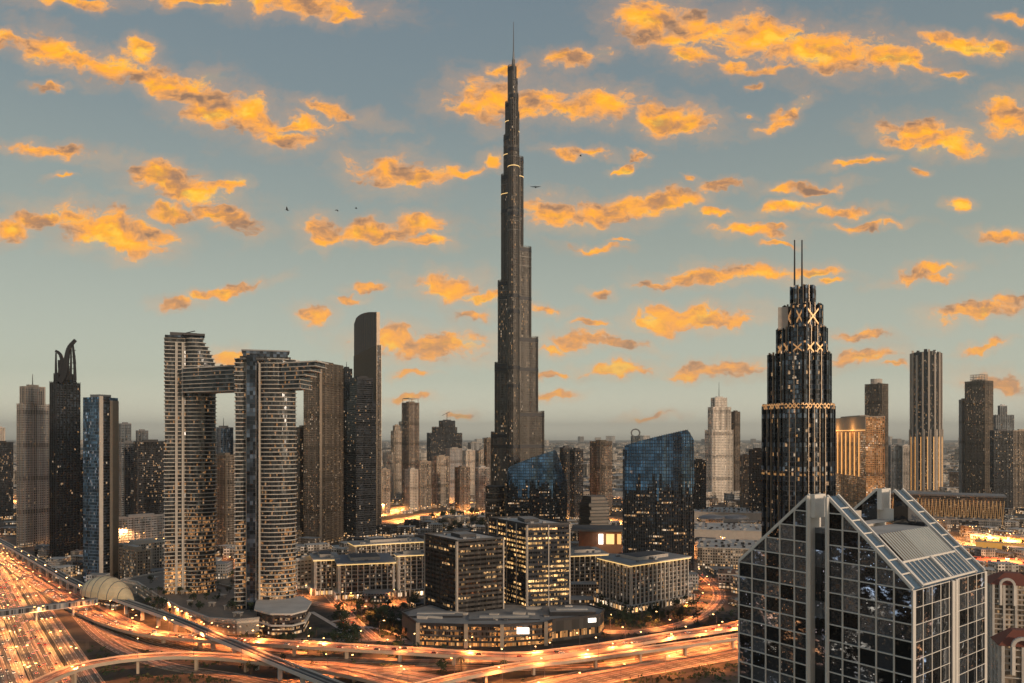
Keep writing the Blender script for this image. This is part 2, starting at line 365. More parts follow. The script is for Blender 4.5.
# ------------------------------------------------------------------ roads
def road_mat(name, base=(.19, .15, .12), lane=3.6, streak=1.):
    m, t, b = newmat(name)
    u_, v_, _ = t.sep(t.new('ShaderNodeUVMap').outputs[0])
    st_ = t.noise(t.comb(t.m('MULTIPLY', u_, 1.3), t.m('MULTIPLY', v_, .012), 0), 1., 4, .7)  # tyre-wear streaks, also putting the look of traffic light trails into the colour
    p_ = t.noise(t.comb(u_, v_, 0), .25, 4, .6)
    k = t.m('MULTIPLY', t.smooth(st_, .34, .66, .15, 2.3), t.m('MULTIPLY_ADD', p_, .5, .75))
    lw = t.new('ShaderNodeTexWhiteNoise', noise_dimensions='1D'); t.put(lw.inputs['W'], t.m('FLOOR', t.m('DIVIDE', t.m('ADD', u_, lane/2), lane)))
    lr = lw.outputs['Value']
    patch = t.new('ShaderNodeTexWhiteNoise', noise_dimensions='2D'); t.put(patch.inputs['Vector'], t.comb(t.m('FLOOR', t.m('DIVIDE', t.m('ADD', u_, lane/2), lane)), t.m('FLOOR', t.m('DIVIDE', v_, 55.)), 0))
    k = t.m('MULTIPLY', k, t.m('MULTIPLY', t.m('MULTIPLY_ADD', lr, 1.9, .3), t.m('MULTIPLY_ADD', patch.outputs['Value'], .6, .7)))
    col = t.mix(lr, t.vm('SCALE', base, k), t.vm('SCALE', (base[0]*1.1, base[1]*.75, base[2]*.6), k))
    fu = t.m('FRACT', t.m('DIVIDE', u_, lane))
    ln_ = t.m('LESS_THAN', t.m('ABSOLUTE', t.m('SUBTRACT', fu, .5)), .06)
    da = t.m('LESS_THAN', t.m('FRACT', t.m('DIVIDE', v_, 12.)), .6)
    t.put(b.inputs['Base Color'], t.mix(t.m('MULTIPLY', ln_, da), col, (.7, .66, .55)))
    b.inputs['Roughness'].default_value = .55; return m
asphalt = road_mat('asphalt'); track_bed = road_mat('track_bed', (.05, .05, .052), 2.2)
kerb = plain('kerb_concrete', (.50, .40, .30), .8)
def smooth_path(pts, step=12.):
    """Catmull-Rom through 3-D points"""
    P = [Vector(p) for p in pts]; P = [P[0]*2-P[1]] + P + [P[-1]*2-P[-2]]; out = []
    for i in range(1, len(P)-2):
        p0, p1, p2, p3 = P[i-1:i+3]; n = max(1, int((p2-p1).length/step))
        for k in range(n):
            t = k/n
            out.append(.5*((2*p1)+(-p0+p2)*t+(2*p0-5*p1+4*p2-p3)*t*t+(-p0+3*p1-3*p2+p3)*t**3))
    out.append(P[-2]); return out
def normals(path):
    out = []
    for i in range(len(path)):
        a = path[max(0, i-1)]; b = path[min(len(path)-1, i+1)]; d_ = (b-a); l = math.hypot(d_.x, d_.y) or 1
        out.append(Vector((-d_.y/l, d_.x/l, 0)))
    return out
ROADS = {}
def ribbon(mb, path, w0, w1, dz, m):
    N_ = normals(path); s_ = 0
    for i in range(len(path)-1):
        L = (path[i+1]-path[i]).length
        a, b = path[i], path[i+1]; na, nb = N_[i], N_[i+1]
        mb.face([a+na*w0+Vector((0, 0, dz)), a+na*w1+Vector((0, 0, dz)), b+nb*w1+Vector((0, 0, dz)), b+nb*w0+Vector((0, 0, dz))][::-1], m,
                [(w0, s_), (w1, s_), (w1, s_+L), (w0, s_+L)][::-1]); s_ += L
def sidewall(mb, path, off, th, z0, z1, m):
    N_ = normals(path)
    for i in range(len(path)-1):
        a, b = path[i], path[i+1]; na, nb = N_[i], N_[i+1]
        q = [(a+na*(off-th/2)), (b+nb*(off-th/2)), (b+nb*(off+th/2)), (a+na*(off+th/2))]
        lo = [Vector((p.x, p.y, p.z+z0)) for p in q]; hi = [Vector((p.x, p.y, p.z+z1)) for p in q]
        mb.face(hi, m); mb.face([lo[0], lo[1], hi[1], hi[0]], m); mb.face([lo[2], lo[3], hi[3], hi[2]], m); mb.face(lo[::-1], m)
def ground_road(name, pts, w, lay):
    path = smooth_path(pts); mb = MB(); ribbon(mb, path, -w/2, w/2, .02+lay*.012, asphalt); o = mb.build(name, kind='structure')
    k = MB(); sidewall(k, path, w/2+.2, .4, 0, .16, kerb); sidewall(k, path, -w/2-.2, .4, 0, .16, kerb); k.build('kerb', o)
    for p in path: OCC.append((p.x, p.y, w/2+8))
    ROADS[name] = (path, w, .02+lay*.012); return o
def flyover(name, pts, w, pier_step=38., m=None, pm=None, ph=1.0, key=None, occw=8):
    path = smooth_path(pts); mb = MB(); m = m or asphalt; pm = pm or kerb
    ribbon(mb, path, -w/2, w/2, 0, m); o = mb.build(name, kind='structure')
    dk = MB(); N_ = normals(path)
    for i in range(len(path)-1):
        a, b = path[i], path[i+1]; na, nb = N_[i], N_[i+1]
        def P_(p, n_, o_, dz): return p+n_*o_+Vector((0, 0, dz))
        prof = [(-w/2, -.05), (w/2, -.05), (w/2, -.9), (w*.3, -2.0), (-w*.3, -2.0), (-w/2, -.9)]
        for j in range(1, 6):
            q0, q1 = prof[j], prof[(j+1) % 6]
            dk.face([P_(a, na, *q0), P_(a, na, *q1), P_(b, nb, *q1), P_(b, nb, *q0)], pm)
    dk.build('deck', o)
    k = MB(); sidewall(k, path, w/2+.16, .32, -1.5, ph, pm); k.build('parapet', o)
    k = MB(); sidewall(k, path, -w/2-.16, .32, -1.5, ph, pm); k.build('parapet', o)
    s_ = 0
    for i in range(1, len(path)-1):
        s_ += (path[i]-path[i-1]).length
        if s_ > pier_step and path[i].z > 4:
            s_ = 0; p = path[i]; n_ = N_[i]; q = MB()
            q.obox(p.x, p.y, n_.x, n_.y, min(3.2, w*.3), 1.8, 0, p.z-3.2, pm)
            q.loft([(p.x+n_.x*a+n_.y*b, p.y+n_.y*a-n_.x*b) for a, b in ((-1.5, 1), (1.5, 1), (1.5, -1), (-1.5, -1))][::-1], p.z-3.2,
                   [(p.x+n_.x*a+n_.y*b, p.y+n_.y*a-n_.x*b) for a, b in ((-w*.4, 1.1), (w*.4, 1.1), (w*.4, -1.1), (-w*.4, -1.1))][::-1], p.z-2.02, pm)
            q.build('pier', o)
    for p in path: OCC.append((p.x, p.y, w/2+occw))
    ROADS[key or name] = (path, w, 0); return o
p0 = Vector((-327, 593, 0)); dr = Vector((.588, -.809, 0)); nr = Vector((-.809, -.588, 0))
def szr(off, t0=-1700, t1=420): return [p0+dr*t+nr*off for t in (t0, (t0+t1)/2, t1)]
ground_road('highway_outbound', szr(13), 22, 0)
ground_road('highway_inbound', szr(39), 24, 0)
ground_road('service_road', szr(60), 11, 0)
ground_road('service_road', szr(-9, -1700, 60), 14, 13)
mb = MB(); sidewall(mb, smooth_path(szr(25.4), 30), 0, .7, 0, 1.0, kerb); sidewall(mb, smooth_path(szr(52.5), 30), 0, .6, 0, .9, kerb); mb.build('median_barrier', kind='structure')
ground_road('ramp_road', [at(0, 553), at(40, 580), at(80, 606), at(120, 626), at(170, 638), at(230, 648), at(300, 656)], 22, 1)
flyover('flyover_ramp', [at(-20, 545, 1), at(45, 589, 1.5), at(90, 614, 3), at(140, 631, 6), at(200, 638, 8), at(260, 642, 9), at(330, 646, 9), at(400, 650, 9), at(507, 656, 9), at(560, 652, 9), at(620, 644, 9), at(667, 636, 9), at(737, 625, 9), at(830, 600, 9), at(930, 570, 8)], 15, key='upper')
flyover('flyover_ramp', [at(300, 720, 6), at(431, 683, 7), at(516, 666, 8), at(580, 658, 8.5), at(640, 650, 9), at(700, 642, 9), at(760, 632, 9), at(860, 610, 8)], 10, key='lower')
flyover('flyover_ramp', [at(-30, 712, 12), at(39, 683, 12), at(74, 668, 12), at(119, 659, 12), at(178, 655, 11.5), at(230, 657, 10), at(265, 661, 9), at(339, 671, 6), at(420, 690, 3)], 12, key='loop')
ground_road('link_road', [at(60, 590), at(110, 618), at(165, 640), at(230, 655), at(300, 664), at(370, 671), at(440, 682), at(520, 700)], 24, 2)
ground_road('link_road', [at(72, 606), at(105, 640), at(160, 664), at(230, 676), at(300, 690)], 13, 14)
ground_road('link_road', [at(95, 625), at(150, 648), at(250, 657), at(350, 660), at(430, 662), at(520, 661)], 12, 15)
for pts_ in ([at(330, 622), at(370, 616), at(410, 622), at(425, 632)], [at(335, 634), at(365, 627), at(395, 634), at(405, 640)], [at(312, 612), at(345, 632), at(350, 641)]):
    q_ = smooth_path(pts_, 6); mb = MB(); ribbon(mb, q_, -2.2, 2.2, .17, pale_concrete); mb.build('path', kind='structure')
ground_road('cross_road', [at(470, 706), at(560, 684), at(620, 672), at(680, 661), at(740, 650), at(830, 630)], 34, 3)
ground_road('cross_road', [at(250, 690), at(330, 676), at(420, 668), at(520, 668), at(620, 664), at(740, 641)], 13, 4)
ground_road('ring_road', [at(560, 625), at(610, 632), at(655, 630), at(693, 620), at(716, 604), at(718, 590), at(702, 574), at(690, 562), at(672, 550)], 13, 5)
ground_road('city_street', [at(258, 640), at(330, 640), at(400, 641), at(440, 652)], 9, 6)
ground_road('city_street', [at(300, 560), at(345, 612), at(375, 640)], 12, 7)
ground_road('city_street', [at(120, 545), at(200, 560), at(300, 600), at(400, 604), at(500, 575), at(580, 560), at(660, 545)], 14, 8)
ground_road('boulevard', [at(385, 523), at(410, 519), at(440, 514), at(475, 512), at(520, 514), at(600, 520), at(700, 530)], 56, 9)
ground_road('boulevard', [at(376, 516), at(400, 509), at(430, 505), at(470, 503), at(510, 504)], 56, 10)
ground_road('city_street', [at(820, 520), at(900, 530), at(1040, 560)], 20, 11)
ground_road('city_street', [at(0, 500), at(60, 505), at(160, 503), at(260, 505)], 26, 12)
vpts = [at(-25, 530, 12), at(0, 541, 12), at(40, 563, 12), at(78, 584, 12), at(130, 603, 12), at(170, 617, 12), at(220, 638, 12), at(280, 663, 12), at(335, 685, 12), at(390, 708, 12)]
via_m = plain('viaduct_concrete', (.78, .72, .65), .7, var=.1)
flyover('metro_viaduct', vpts, 9.0, 30, track_bed, via_m, 1.2, key='metro', occw=4)
mp_ = smooth_path(vpts); mb = MB()
for o_ in (-2.9, -1.5, 1.5, 2.9): sidewall(mb, mp_, o_, .3, .05, .35, grey_metal)
sidewall(mb, mp_, 0, .8, .02, .5, pale_concrete)
mb.build('rail', bpy.data.objects['metro_viaduct'])

# ------------------------------------------------------------------ generic building kit
def fins(mb, fp, z0, z1, sp, w, dep, m, edges=None):
    n = len(fp)
    for i in range(n):
        if edges is not None and i not in edges: continue
        a, b = fp[i], fp[(i+1) % n]; L = math.hypot(b[0]-a[0], b[1]-a[1])
        if L < sp*.6: continue
        k = max(1, round(L/sp)); dx, dy = (b[0]-a[0])/L, (b[1]-a[1])/L; nx, ny = dy, -dx
        for j in range(k+1):
            s_ = min(max(L*j/k, w/2), L-w/2)
            mb.obox(a[0]+dx*s_+nx*dep/2*.9, a[1]+dy*s_+ny*dep/2*.9, dx, dy, w, dep*1.1, z0, z1, m)
def slabs(mb, fp, z0, z1, pitch, out, th, m):
    f2 = offs(fp, out); z = z0
    while z < z1-.3: mb.prism(f2, z, z+th, m); z += pitch
def roof_kit(root, fp, z, wallm, plant=True, ph=1.2, seed=0, rm=None):
    r_ = random.Random(seed); mb = MB()
    mb.face([(p[0], p[1], z+.03) for p in shrink(fp, .97)], rm or roof_grey); mb.build('roof', root)
    mb = MB(); fo = offs(fp, .25); fi = offs(fp, -.5); n = len(fp)
    for i in range(n):
        a, b, c, e = fo[i], fo[(i+1) % n], fi[(i+1) % n], fi[i]
        mb.prism([a, b, c, e], z-.3, z+ph, wallm)
    mb.build('parapet', root)
    if plant:
        cx, cy = centroid(fp); dx, dy = fp[1][0]-fp[0][0], fp[1][1]-fp[0][1]; L = math.hypot(dx, dy)
        ex, ey = fp[-1][0]-fp[0][0], fp[-1][1]-fp[0][1]; D = math.hypot(ex, ey)
        mb = MB(); mb.obox(cx, cy, dx, dy, L*.35, D*.35, z+.04, z+3.4, wallm, roof_grey); mb.build('plant_room', root)
        for k in range(4):
            a, b = r_.uniform(-.36, .36), r_.choice((-1, 1))*r_.uniform(.24, .36)
            mb = MB(); mb.obox(cx+dx*a+ex*b, cy+dy*a+ey*b, dx, dy, 3.2, 2.2, z+.04, z+1.9, grey_metal); mb.build('cooling_unit', root)
def start(name, label, cat, fp, group=None, z=0.):
    cx, cy = centroid(fp); root = empty(name, (cx, cy, z)); tag(root, label, cat, group); occ(fp); return root

# ================================================================== BURJ-LIKE SUPERTALL (stepped three-winged tower)
bk_m = facade('supertall_cladding', (.09, .082, .076), (.05, .05, .052), 1.7, 3.9, (.22, .86), (.22, .96), .05, WARM, 2.2, .7, .22, tilt=.10, wmetal=.6, wrough=.35)
bk_fin = plain('supertall_fin', (.22, .20, .185), .35, .6)
BY = 1290.; K = BY/F; bx, by = X(513.5, BY), BY
root = empty('supertall_tower', (bx, by, 0)); tag(root, 'tallest brown-grey stepped tower with three wings and a needle spire', 'skyscraper')
OCC.append((bx, by, 70))
def capsule(ang, rad, hw, n=9):
    c, s_ = math.cos(ang), math.sin(ang); L = max(.1, rad-hw); pts = []
    for i in range(n):
        t = -math.pi/2+math.pi*i/(n-1); a, b = L+hw*math.cos(t), hw*math.sin(t)
        pts.append((bx+a*c-b*s_, by+a*s_+b*c))
    pts.append((bx-hw*.3*c-hw*s_, by-hw*.3*s_+hw*c)); pts.append((bx-hw*.3*c+hw*s_, by-hw*.3*s_-hw*c)); return pts
wings = {R(30): [(30.3, 412), (24, 337), (17, 247), (9, 158), (5, 113), (3.4, 80)],
         R(150): [(25.3, 487), (21.8, 433), (18, 363), (14.8, 281), (11.5, 175), (9, 136), (7.4, 103), (5, 67)],
         R(270): [(30, 455), (25, 385), (20, 312), (14.5, 215), (9.5, 150), (6.3, 96)]}
for ang, tl in wings.items():
    cosf = .866
    for k, (rp, py) in enumerate(tl):
        rad = rp*K/cosf; hw = min(9.5-.25*k, rad*.62); zt = Z(py, BY)
        zb = 0 if k == 0 else 0
        fp = capsule(ang, rad, hw)
        mb = MB(); mb.prism(fp, zb, zt, bk_m, roof_dark); t_ = mb.build('wing_tier', root)
        mb = MB(); fins(mb, fp, zb, zt+2.5, 1.9, .35, .7, bk_fin); mb.build('fin', t_)
        f2 = capsule(ang, rad+.9, hw+.9)
        for zz in (Z(213, BY), Z(300, BY), Z(371, BY), Z(448, BY), zt-7):
            if zz < zt-6: mb = MB(); mb.prism(f2, zz, zz+5.5, dark_metal); mb.build('plant_floor_band', t_)
        for q in range(3):
            zz = zt-16-q*14.5
            if q < 2 and 100 < py < 300: mb = MB(); mb.prism(capsule(ang, rad+.95, hw+.95), zz, zz+.8, glow_gold if q and py < 200 else bk_fin); mb.build('terrace_band', t_)
mb = MB(); mb.prism(ell(bx, by, 11, 11, 16), 0, Z(178, BY), bk_m, roof_dark); mb.build('core', root)
mb = MB(); mb.prism(ell(bx, by, 7.5, 7.5, 14), Z(178, BY), Z(112, BY), bk_m, roof_dark); mb.prism(ell(bx, by, 5, 5, 12), Z(112, BY), Z(78, BY), bk_m, roof_dark)
fins(mb, ell(bx, by, 7.5, 7.5, 14), Z(178, BY), Z(112, BY), 1.7, .3, .5, bk_fin); mb.build('upper_core', root)
mb = MB(); mb.tube((bx, by, Z(80, BY)), (bx, by, Z(60, BY)), 3.4, 2.6, bk_fin, 10); mb.tube((bx, by, Z(60, BY)), (bx, by, Z(52, BY)), 1.9, 1.2, grey_metal, 8)
mb.tube((bx, by, Z(52, BY)), (bx, by, Z(22, BY)), .95, .35, grey_metal, 6); mb.build('spire', root)
mb = MB(); cxp, cyp = X(495, 1230), 1230
mb.prism(ell(cxp, cyp, 15, 15, 22), 0, Z(486, 1230), bk_m, roof_dark); mb.build('round_annex', root)
for q in range(9): mb = MB(); mb.prism(ell(cxp, cyp, 15.8, 15.8, 22), 6+q*10, 7.6+q*10, bk_fin); mb.build('annex_band', root)

# ================================================================== twin curved residential towers with sky bridge
sv_glass = facade('twin_tower_glazing', (.10, .10, .10), (.045, .05, .058), 1.5, 3.95, (.05, .95), (.12, .80), .10, (1, .42, .12), 1.1, .7, .16, tilt=.12, clump=.02, macro=.6, lc2=(1, .55, .25), basew=4.)
sv_slab = plain('twin_tower_slab', (.58, .54, .49), .6, var=.15)
def sv_tower(nm, lab, Yc, prof, split, posts, dark=None, ztop=None, dep=40, base=0):
    """prof(z) -> (px0, px1) of the floor; the right part bulges towards the viewer"""
    pxa, pxb = prof(base+1); root = start(nm, lab, 'skyscraper', flat(pxa, pxb, Yc, dep))
    gl = MB(); sl = MB(); z = base; fl = 3.95; last = None
    th = math.atan(((pxa+pxb)/2-512)/F); ct, st_ = math.cos(th), math.sin(th)
    def foot(z, o=0):
        a, b = prof(z); xa, xb = X(a, Yc)-o, X(b, Yc)+o; xs = X(split, Yc)
        pts = [(xa, Yc+2-o), (xs-1, Yc+2-o)]
        wr = xb-xs                                        # curved lobe from split to right
        for i in range(13):
            t = math.pi*(1-i/12.)*1.0
            pts.append((xs+wr/2-math.cos(math.pi-t)*-1*wr/2*1.0, Yc+6-(10.5+o)*math.sin(t)**.75 if 0 < i < 12 else Yc+6))
        pts += [(xb-2, Yc+dep*.8+o), (xb-10, Yc+dep+o), (xa+4, Yc+dep+o), (xa, Yc+dep-8)]
        cx = X((pxa+pxb)/2, Yc)
        return [(cx+(p[0]-cx)*ct+(p[1]-Yc)*st_*1.0, Yc-(p[0]-cx)*st_+(p[1]-Yc)*ct) for p in pts]
    while z < ztop:
        gl.prism(foot(z), z, z+fl, sv_glass, roof_grey)
        sl.prism(foot(z, 1.1), z+fl-.3, z+fl+.3, sv_slab); z += fl
    gl.build('glazed_core', root); sl.build('balcony_slab', root)
    mb = MB()
    for p in posts:
        xx, yy = X(p, Yc-1), Yc-1
        cx = X((pxa+pxb)/2, Yc); q = (cx+(xx-cx)*ct, Yc-(xx-cx)*st_+.6)
        mb.obox(q[0], q[1], 1, 0, 1.3, 3.4, 0, ztop-2, sv_slab)
    mb.build('vertical_post', root)
    if dark:
        xx = X((dark[0]+dark[1])/2, Yc-3); w_ = X(dark[1], Yc)-X(dark[0], Yc); mb = MB()
        mb.obox(xx, Yc-2, 1, .0, w_, 16, 0, ztop+5, dk_glass); mb.build('dark_glass_shaft', root)
    return root, foot
dk_glass = facade('dark_navy_glazing', (.05, .055, .07), (.045, .06, .085), 3.0, 3.9, (.03, .97), (.04, .96), .008, WARM, 1.2, .5, .10, tilt=.06)
YL, YR = 822., 752.
def profL(z):
    zs = [(0, 214.5), (Z(368, YL), 214.5), (Z(360, YL), 211.5), (Z(350, YL), 207), (Z(344, YL), 202.5), (1e4, 202.5)]
    for (a, b), (c, e) in zip(zs, zs[1:]):
        if a <= z <= c: return (167, b+(e-b)*(z-a)/(c-a))
sv1, f1 = sv_tower('twin_tower', 'left balcony-striped twin tower with stepped shoulder, taller end of the sky bridge', YL, profL, 185.5, (177, 183), None, Z(341, YL), 42)
mb = MB(); mb.prism(flat(165, 204, YL-4, 34), Z(341, YL)+3, Z(336, YL), dk_glass, roof_dark)
mb.prism(flat(183, 205, YL-6, 22), Z(336, YL), Z(334, YL), dark_metal)
mb.prism(flat(170, 197, YL, 22), Z(336, YL)+.02, Z(332.5, YL), dark_metal); mb.beam((X(186, YL), YL, Z(333, YL)), (X(195, YL), YL, Z(331, YL)), .8, dark_metal); mb.build('roof_crown', sv1)
sv2, f2_ = sv_tower('twin_tower', 'right balcony-striped twin tower with a dark glass strip down its front', YR, lambda z: (237, 295), 259, (247.5, 259.6), (249, 257.5), Z(361, YR), 42)
mb = MB(); mb.prism(flat(240, 291, YR-4, 34), Z(361, YR)+.1, Z(357, YR), sv_glass, roof_grey); mb.prism(flat(243, 288, YR-2, 30), Z(357, YR), Z(351.5, YR), dk_glass, roof_dark)
mb.prism(flat(241.5, 290, YR-3, 32), Z(351.5, YR), Z(350.2, YR), grey_metal); mb.build('roof_crown', sv2)
# sky bridge: a leaf-shaped deck through both towers
br = start('sky_bridge', 'horizontal striped bridge joining the two balcony-striped towers high up', 'bridge', [(X(190, YL), YL), (X(300, YR), YR), (X(300, YR), YR+20), (X(190, YL), YL+20)])
gl = MB(); sl = MB(); A = (X(183, YL-12), YL-12); B = (X(299, YR-12), YR-12)
def bfp(o, x1=1.0):
    bx_, by_ = A[0]+(B[0]-A[0])*x1, A[1]+(B[1]-A[1])*x1
    return [(A[0]-o, A[1]-o), (bx_+o, by_-o), (bx_+o+4, by_+26+o), (A[0]-o+6, A[1]+26+o)]
zb, zt = 217., 240.
for q in range(6):
    z_ = zb+q*3.95; x1 = 1.0 if q < 3 else 1.0+.04*(q-2)
    gl.prism(bfp(0, x1), z_, z_+3.95, sv_glass, roof_grey); sl.prism(bfp(1.3, x1), z_-.3, z_+.45, sv_slab)
sl.prism(bfp(1.5, 1.13), zb+6*3.95-.35, zb+6*3.95+.9, sv_slab)
gl.build('glazed_deck', br); sl.build('deck_slab', br)
mb = MB()
for q in range(14):
    t = (q+.5)/14; cx, cy = A[0]+(B[0]-A[0])*t, A[1]+(B[1]-A[1])*t+10
    mb.obox(cx, cy, 1, .6, rnd.uniform(1.5, 5), 3, zb+24.6, zb+24.6+rnd.uniform(1.2, 3.2), rnd.choice((dark_metal, sv_slab)))
mb.build('rooftop_pavilion', br)
# podium under the twin towers: curved pale wall
pp = [at(122, 580, 12.5), at(137, 583, 12.5), at(158, 597, 12.5), at(179, 608, 12.5), at(208, 619, 12.5), at(236, 621, 12.5), at(259, 619, 12.5), at(262, 605, 12.5), at(240, 590, 12.5), at(165, 572, 12.5)]
fpod = [(p.x, p.y) for p in pp]; pod = start('curved_podium', 'low pale curved podium with garden roof below the twin towers', 'podium', fpod)
pod_m = facade('podium_cladding', (.74, .62, .50), (.06, .05, .05), 5.5, 5, (.35, .6), (.35, .6), .5, WARM, 1.2, .2, .3)
terrace_m = plain('terrace_paving', (.24, .19, .15), .8, var=.5, sc=.15)
mb = MB(); mb.prism(fpod, 0, 12.5, pod_m, terrace_m); mb.build('wall', pod)
mb = MB(); fo = offs(fpod, .5); fi = offs(fpod, -1.2)
for i in range(len(fo)): mb.prism([fo[i], fo[(i+1) % len(fo)], fi[(i+1) % len(fi)], fi[i]], 12.2, 14.2, pale_concrete)
mb.build('roof_parapet', pod)
for (px, py, w) in ((200, 588, 13), (222, 604, 8), (240, 600, 9), (228, 615, 7), (170, 590, 7), (185, 600, 8), (212, 612, 6), (250, 611, 9), (155, 586, 6), (206, 598, 7), (238, 622, 8), (190, 610, 5)):
    p = at(px, py-6, 13); mb = MB(); mb.obox(p.x, p.y, 1, -.4, w, w*.7, 16, 16.6, glow_gold if px == 200 else pale_concrete)
    for a in (-1, 1):
        for b in (-1, 1): mb.obox(p.x+a*w*.35, p.y+b*w*.25, 1, 0, .4, .4, 12.6, 16, pale_concrete)
    mb.build('garden_canopy', pod)

# small curved building with white overhanging roof
cb = [at(257, 632), at(272, 636.5), at(292, 636.5), at(304, 633), at(309, 624), at(300, 618), at(260, 616)]
fcb = [(p.x, p.y) for p in cb]; r_ = start('curved_pavilion', 'small dark glass building with two white curved roof slabs beside the flyover', 'building', fcb)
lowlit = facade('pavilion_glazing', (.05, .04, .04), (.04, .035, .035), 2.2, 4.2, (.05, .95), (.3, .8), .16, WARM, 1.3, .4, .12, clump=.05)
mb = MB(); mb.prism(fcb, 0, 19, lowlit, roof_dark); mb.build('wall', r_)
mb = MB(); mb.prism(offs(fcb, 2.4), 19.02, 20.4, white_stone, roof_pale); mb.build('roof', r_)
mb = MB(); mb.prism(offs(fcb, 1.8), 9.0, 10.2, white_stone); mb.build('floor_slab', r_)

# ================================================================== foreground gabled office tower
kk = 43.5
C0 = Vector((1.8228*kk, 6.4475*kk)); C1 = Vector((2.621*kk, 5.255*kk)); C2 = Vector((3.526*kk, 6.0*kk))
EA = C1-C0; EB = C2-C1; he = H-kk; ha = H-.43*kk
def DP(a, b, z, o=(0, 0)): p = C0+EA*a+EB*b; return Vector((p.x+o[0], p.y+o[1], z))
SA, SB = .457, .556
def zr(a): return he+(ha-he)*(a/SA if a <= SA else (1-a)/(1-SB))
du = start('gabled_glass_tower', 'nearest dark glass office tower with house-shaped gable and white grid', 'office tower', [tuple(DP(a, b, 0).xy) for a, b in ((0, 0), (1, 0), (1, 1), (0, 1))])
def dusit_glass():
    m, t, b = newmat('gable_tower_glass')
    u_, v_, _ = t.sep(t.new('ShaderNodeUVMap').outputs[0])
    iu = t.m('FLOOR', t.m('DIVIDE', u_, 5.7)); iv = t.m('FLOOR', t.m('DIVIDE', v_, 4.94))
    w_ = t.new('ShaderNodeTexWhiteNoise', noise_dimensions='2D'); t.put(w_.inputs['Vector'], t.comb(iu, iv, 0))
    rc = w_.outputs['Color']; rr, rg, rb = t.sep(rc)
    q = t.comb(u_, v_, 0)
    wob = t.vm('SCALE', t.vm('SUBTRACT', t.noise(q, .55, 3, .6, True), (.5, .5, .5)), .22)
    geo = t.new('ShaderNodeNewGeometry').outputs['Normal']
    t.put(b.inputs['Normal'], t.vm('NORMALIZE', t.vm('ADD', geo, t.vm('ADD', wob, t.vm('SCALE', t.vm('SUBTRACT', rc, (.5, .5, .5)), .05)))))
    t.put(b.inputs['Base Color'], t.vm('SCALE', (.17, .19, .22), t.m('MULTIPLY_ADD', t.m('POWER', rg, 2.), 1.8, .2)))
    b.inputs['Metallic'].default_value = .8; b.inputs['Roughness'].default_value = .05; b.inputs['Specular IOR Level'].default_value = .8
    # reflected city lights put into the glass as glowing patches, warm, cream and bluish
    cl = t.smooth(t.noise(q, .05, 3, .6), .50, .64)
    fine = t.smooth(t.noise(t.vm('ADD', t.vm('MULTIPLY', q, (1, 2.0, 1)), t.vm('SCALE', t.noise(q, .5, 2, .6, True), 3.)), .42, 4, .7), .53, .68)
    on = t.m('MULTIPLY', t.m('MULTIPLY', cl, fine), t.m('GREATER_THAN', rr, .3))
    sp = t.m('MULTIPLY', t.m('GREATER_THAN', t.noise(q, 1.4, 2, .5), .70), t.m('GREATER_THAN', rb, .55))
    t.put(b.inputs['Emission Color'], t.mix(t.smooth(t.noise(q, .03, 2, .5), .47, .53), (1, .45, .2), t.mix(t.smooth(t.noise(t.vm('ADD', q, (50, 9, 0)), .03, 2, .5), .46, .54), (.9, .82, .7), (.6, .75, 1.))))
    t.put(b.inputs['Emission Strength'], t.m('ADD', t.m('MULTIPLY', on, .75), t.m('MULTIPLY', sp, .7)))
    m.cycles.emission_sampling = 'NONE'; return m
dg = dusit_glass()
frame_m = plain('gable_tower_frame', (.85, .80, .74), .5, .0, var=.12)
panel_m = plain('gable_roof_panel', (.16, .23, .30), .25, .6, var=.3, sc=.4)
sky_m = plain('gable_skylight', (.58, .62, .60), .25, .3, var=.25, sc=.15)
def quad_uv(mb, P, m, u0, u1):  # wall face with metre uv
    mb.face(P, m, [(u0 if i in (0, 3) else u1, p.z) for i, p in enumerate(P)])
Wf = EA.length; Ds = EB.length
def gable_slab(b0, b1, nm):
    body = MB()
    for (a0, a1, out) in ((0, SA, 0), (SB, 1, 1)):
        P0 = [DP(a0, b0, 0), DP(a1, b0, 0), DP(a1, b0, zr(a1)), DP(a0, b0, zr(a0))]
        P1 = [DP(a0, b1, 0), DP(a1, b1, 0), DP(a1, b1, zr(a1)), DP(a0, b1, zr(a0))]
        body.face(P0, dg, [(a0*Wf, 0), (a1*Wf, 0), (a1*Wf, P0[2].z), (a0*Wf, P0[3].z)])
        body.face(P1[::-1], frame_m)
        body.face([P0[3], P0[2], P1[2], P1[3]], panel_m)                       # slope
        s0, s1 = (P0[0], P1[0]), (P0[1], P1[1])
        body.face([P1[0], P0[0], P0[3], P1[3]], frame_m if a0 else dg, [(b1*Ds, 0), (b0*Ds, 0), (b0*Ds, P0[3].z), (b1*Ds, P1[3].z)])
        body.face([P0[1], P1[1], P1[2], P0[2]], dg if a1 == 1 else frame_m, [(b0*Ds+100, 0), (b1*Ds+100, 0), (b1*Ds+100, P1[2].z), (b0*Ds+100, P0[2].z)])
    return body.build(nm, du)
gable_slab(0, .13, 'front_gable'); gable_slab(.87, 1, 'rear_gable')
zterr = he+.54*(ha-he); sA = SA*.54; sB = 1-(1-SB)*.54
mb = MB()
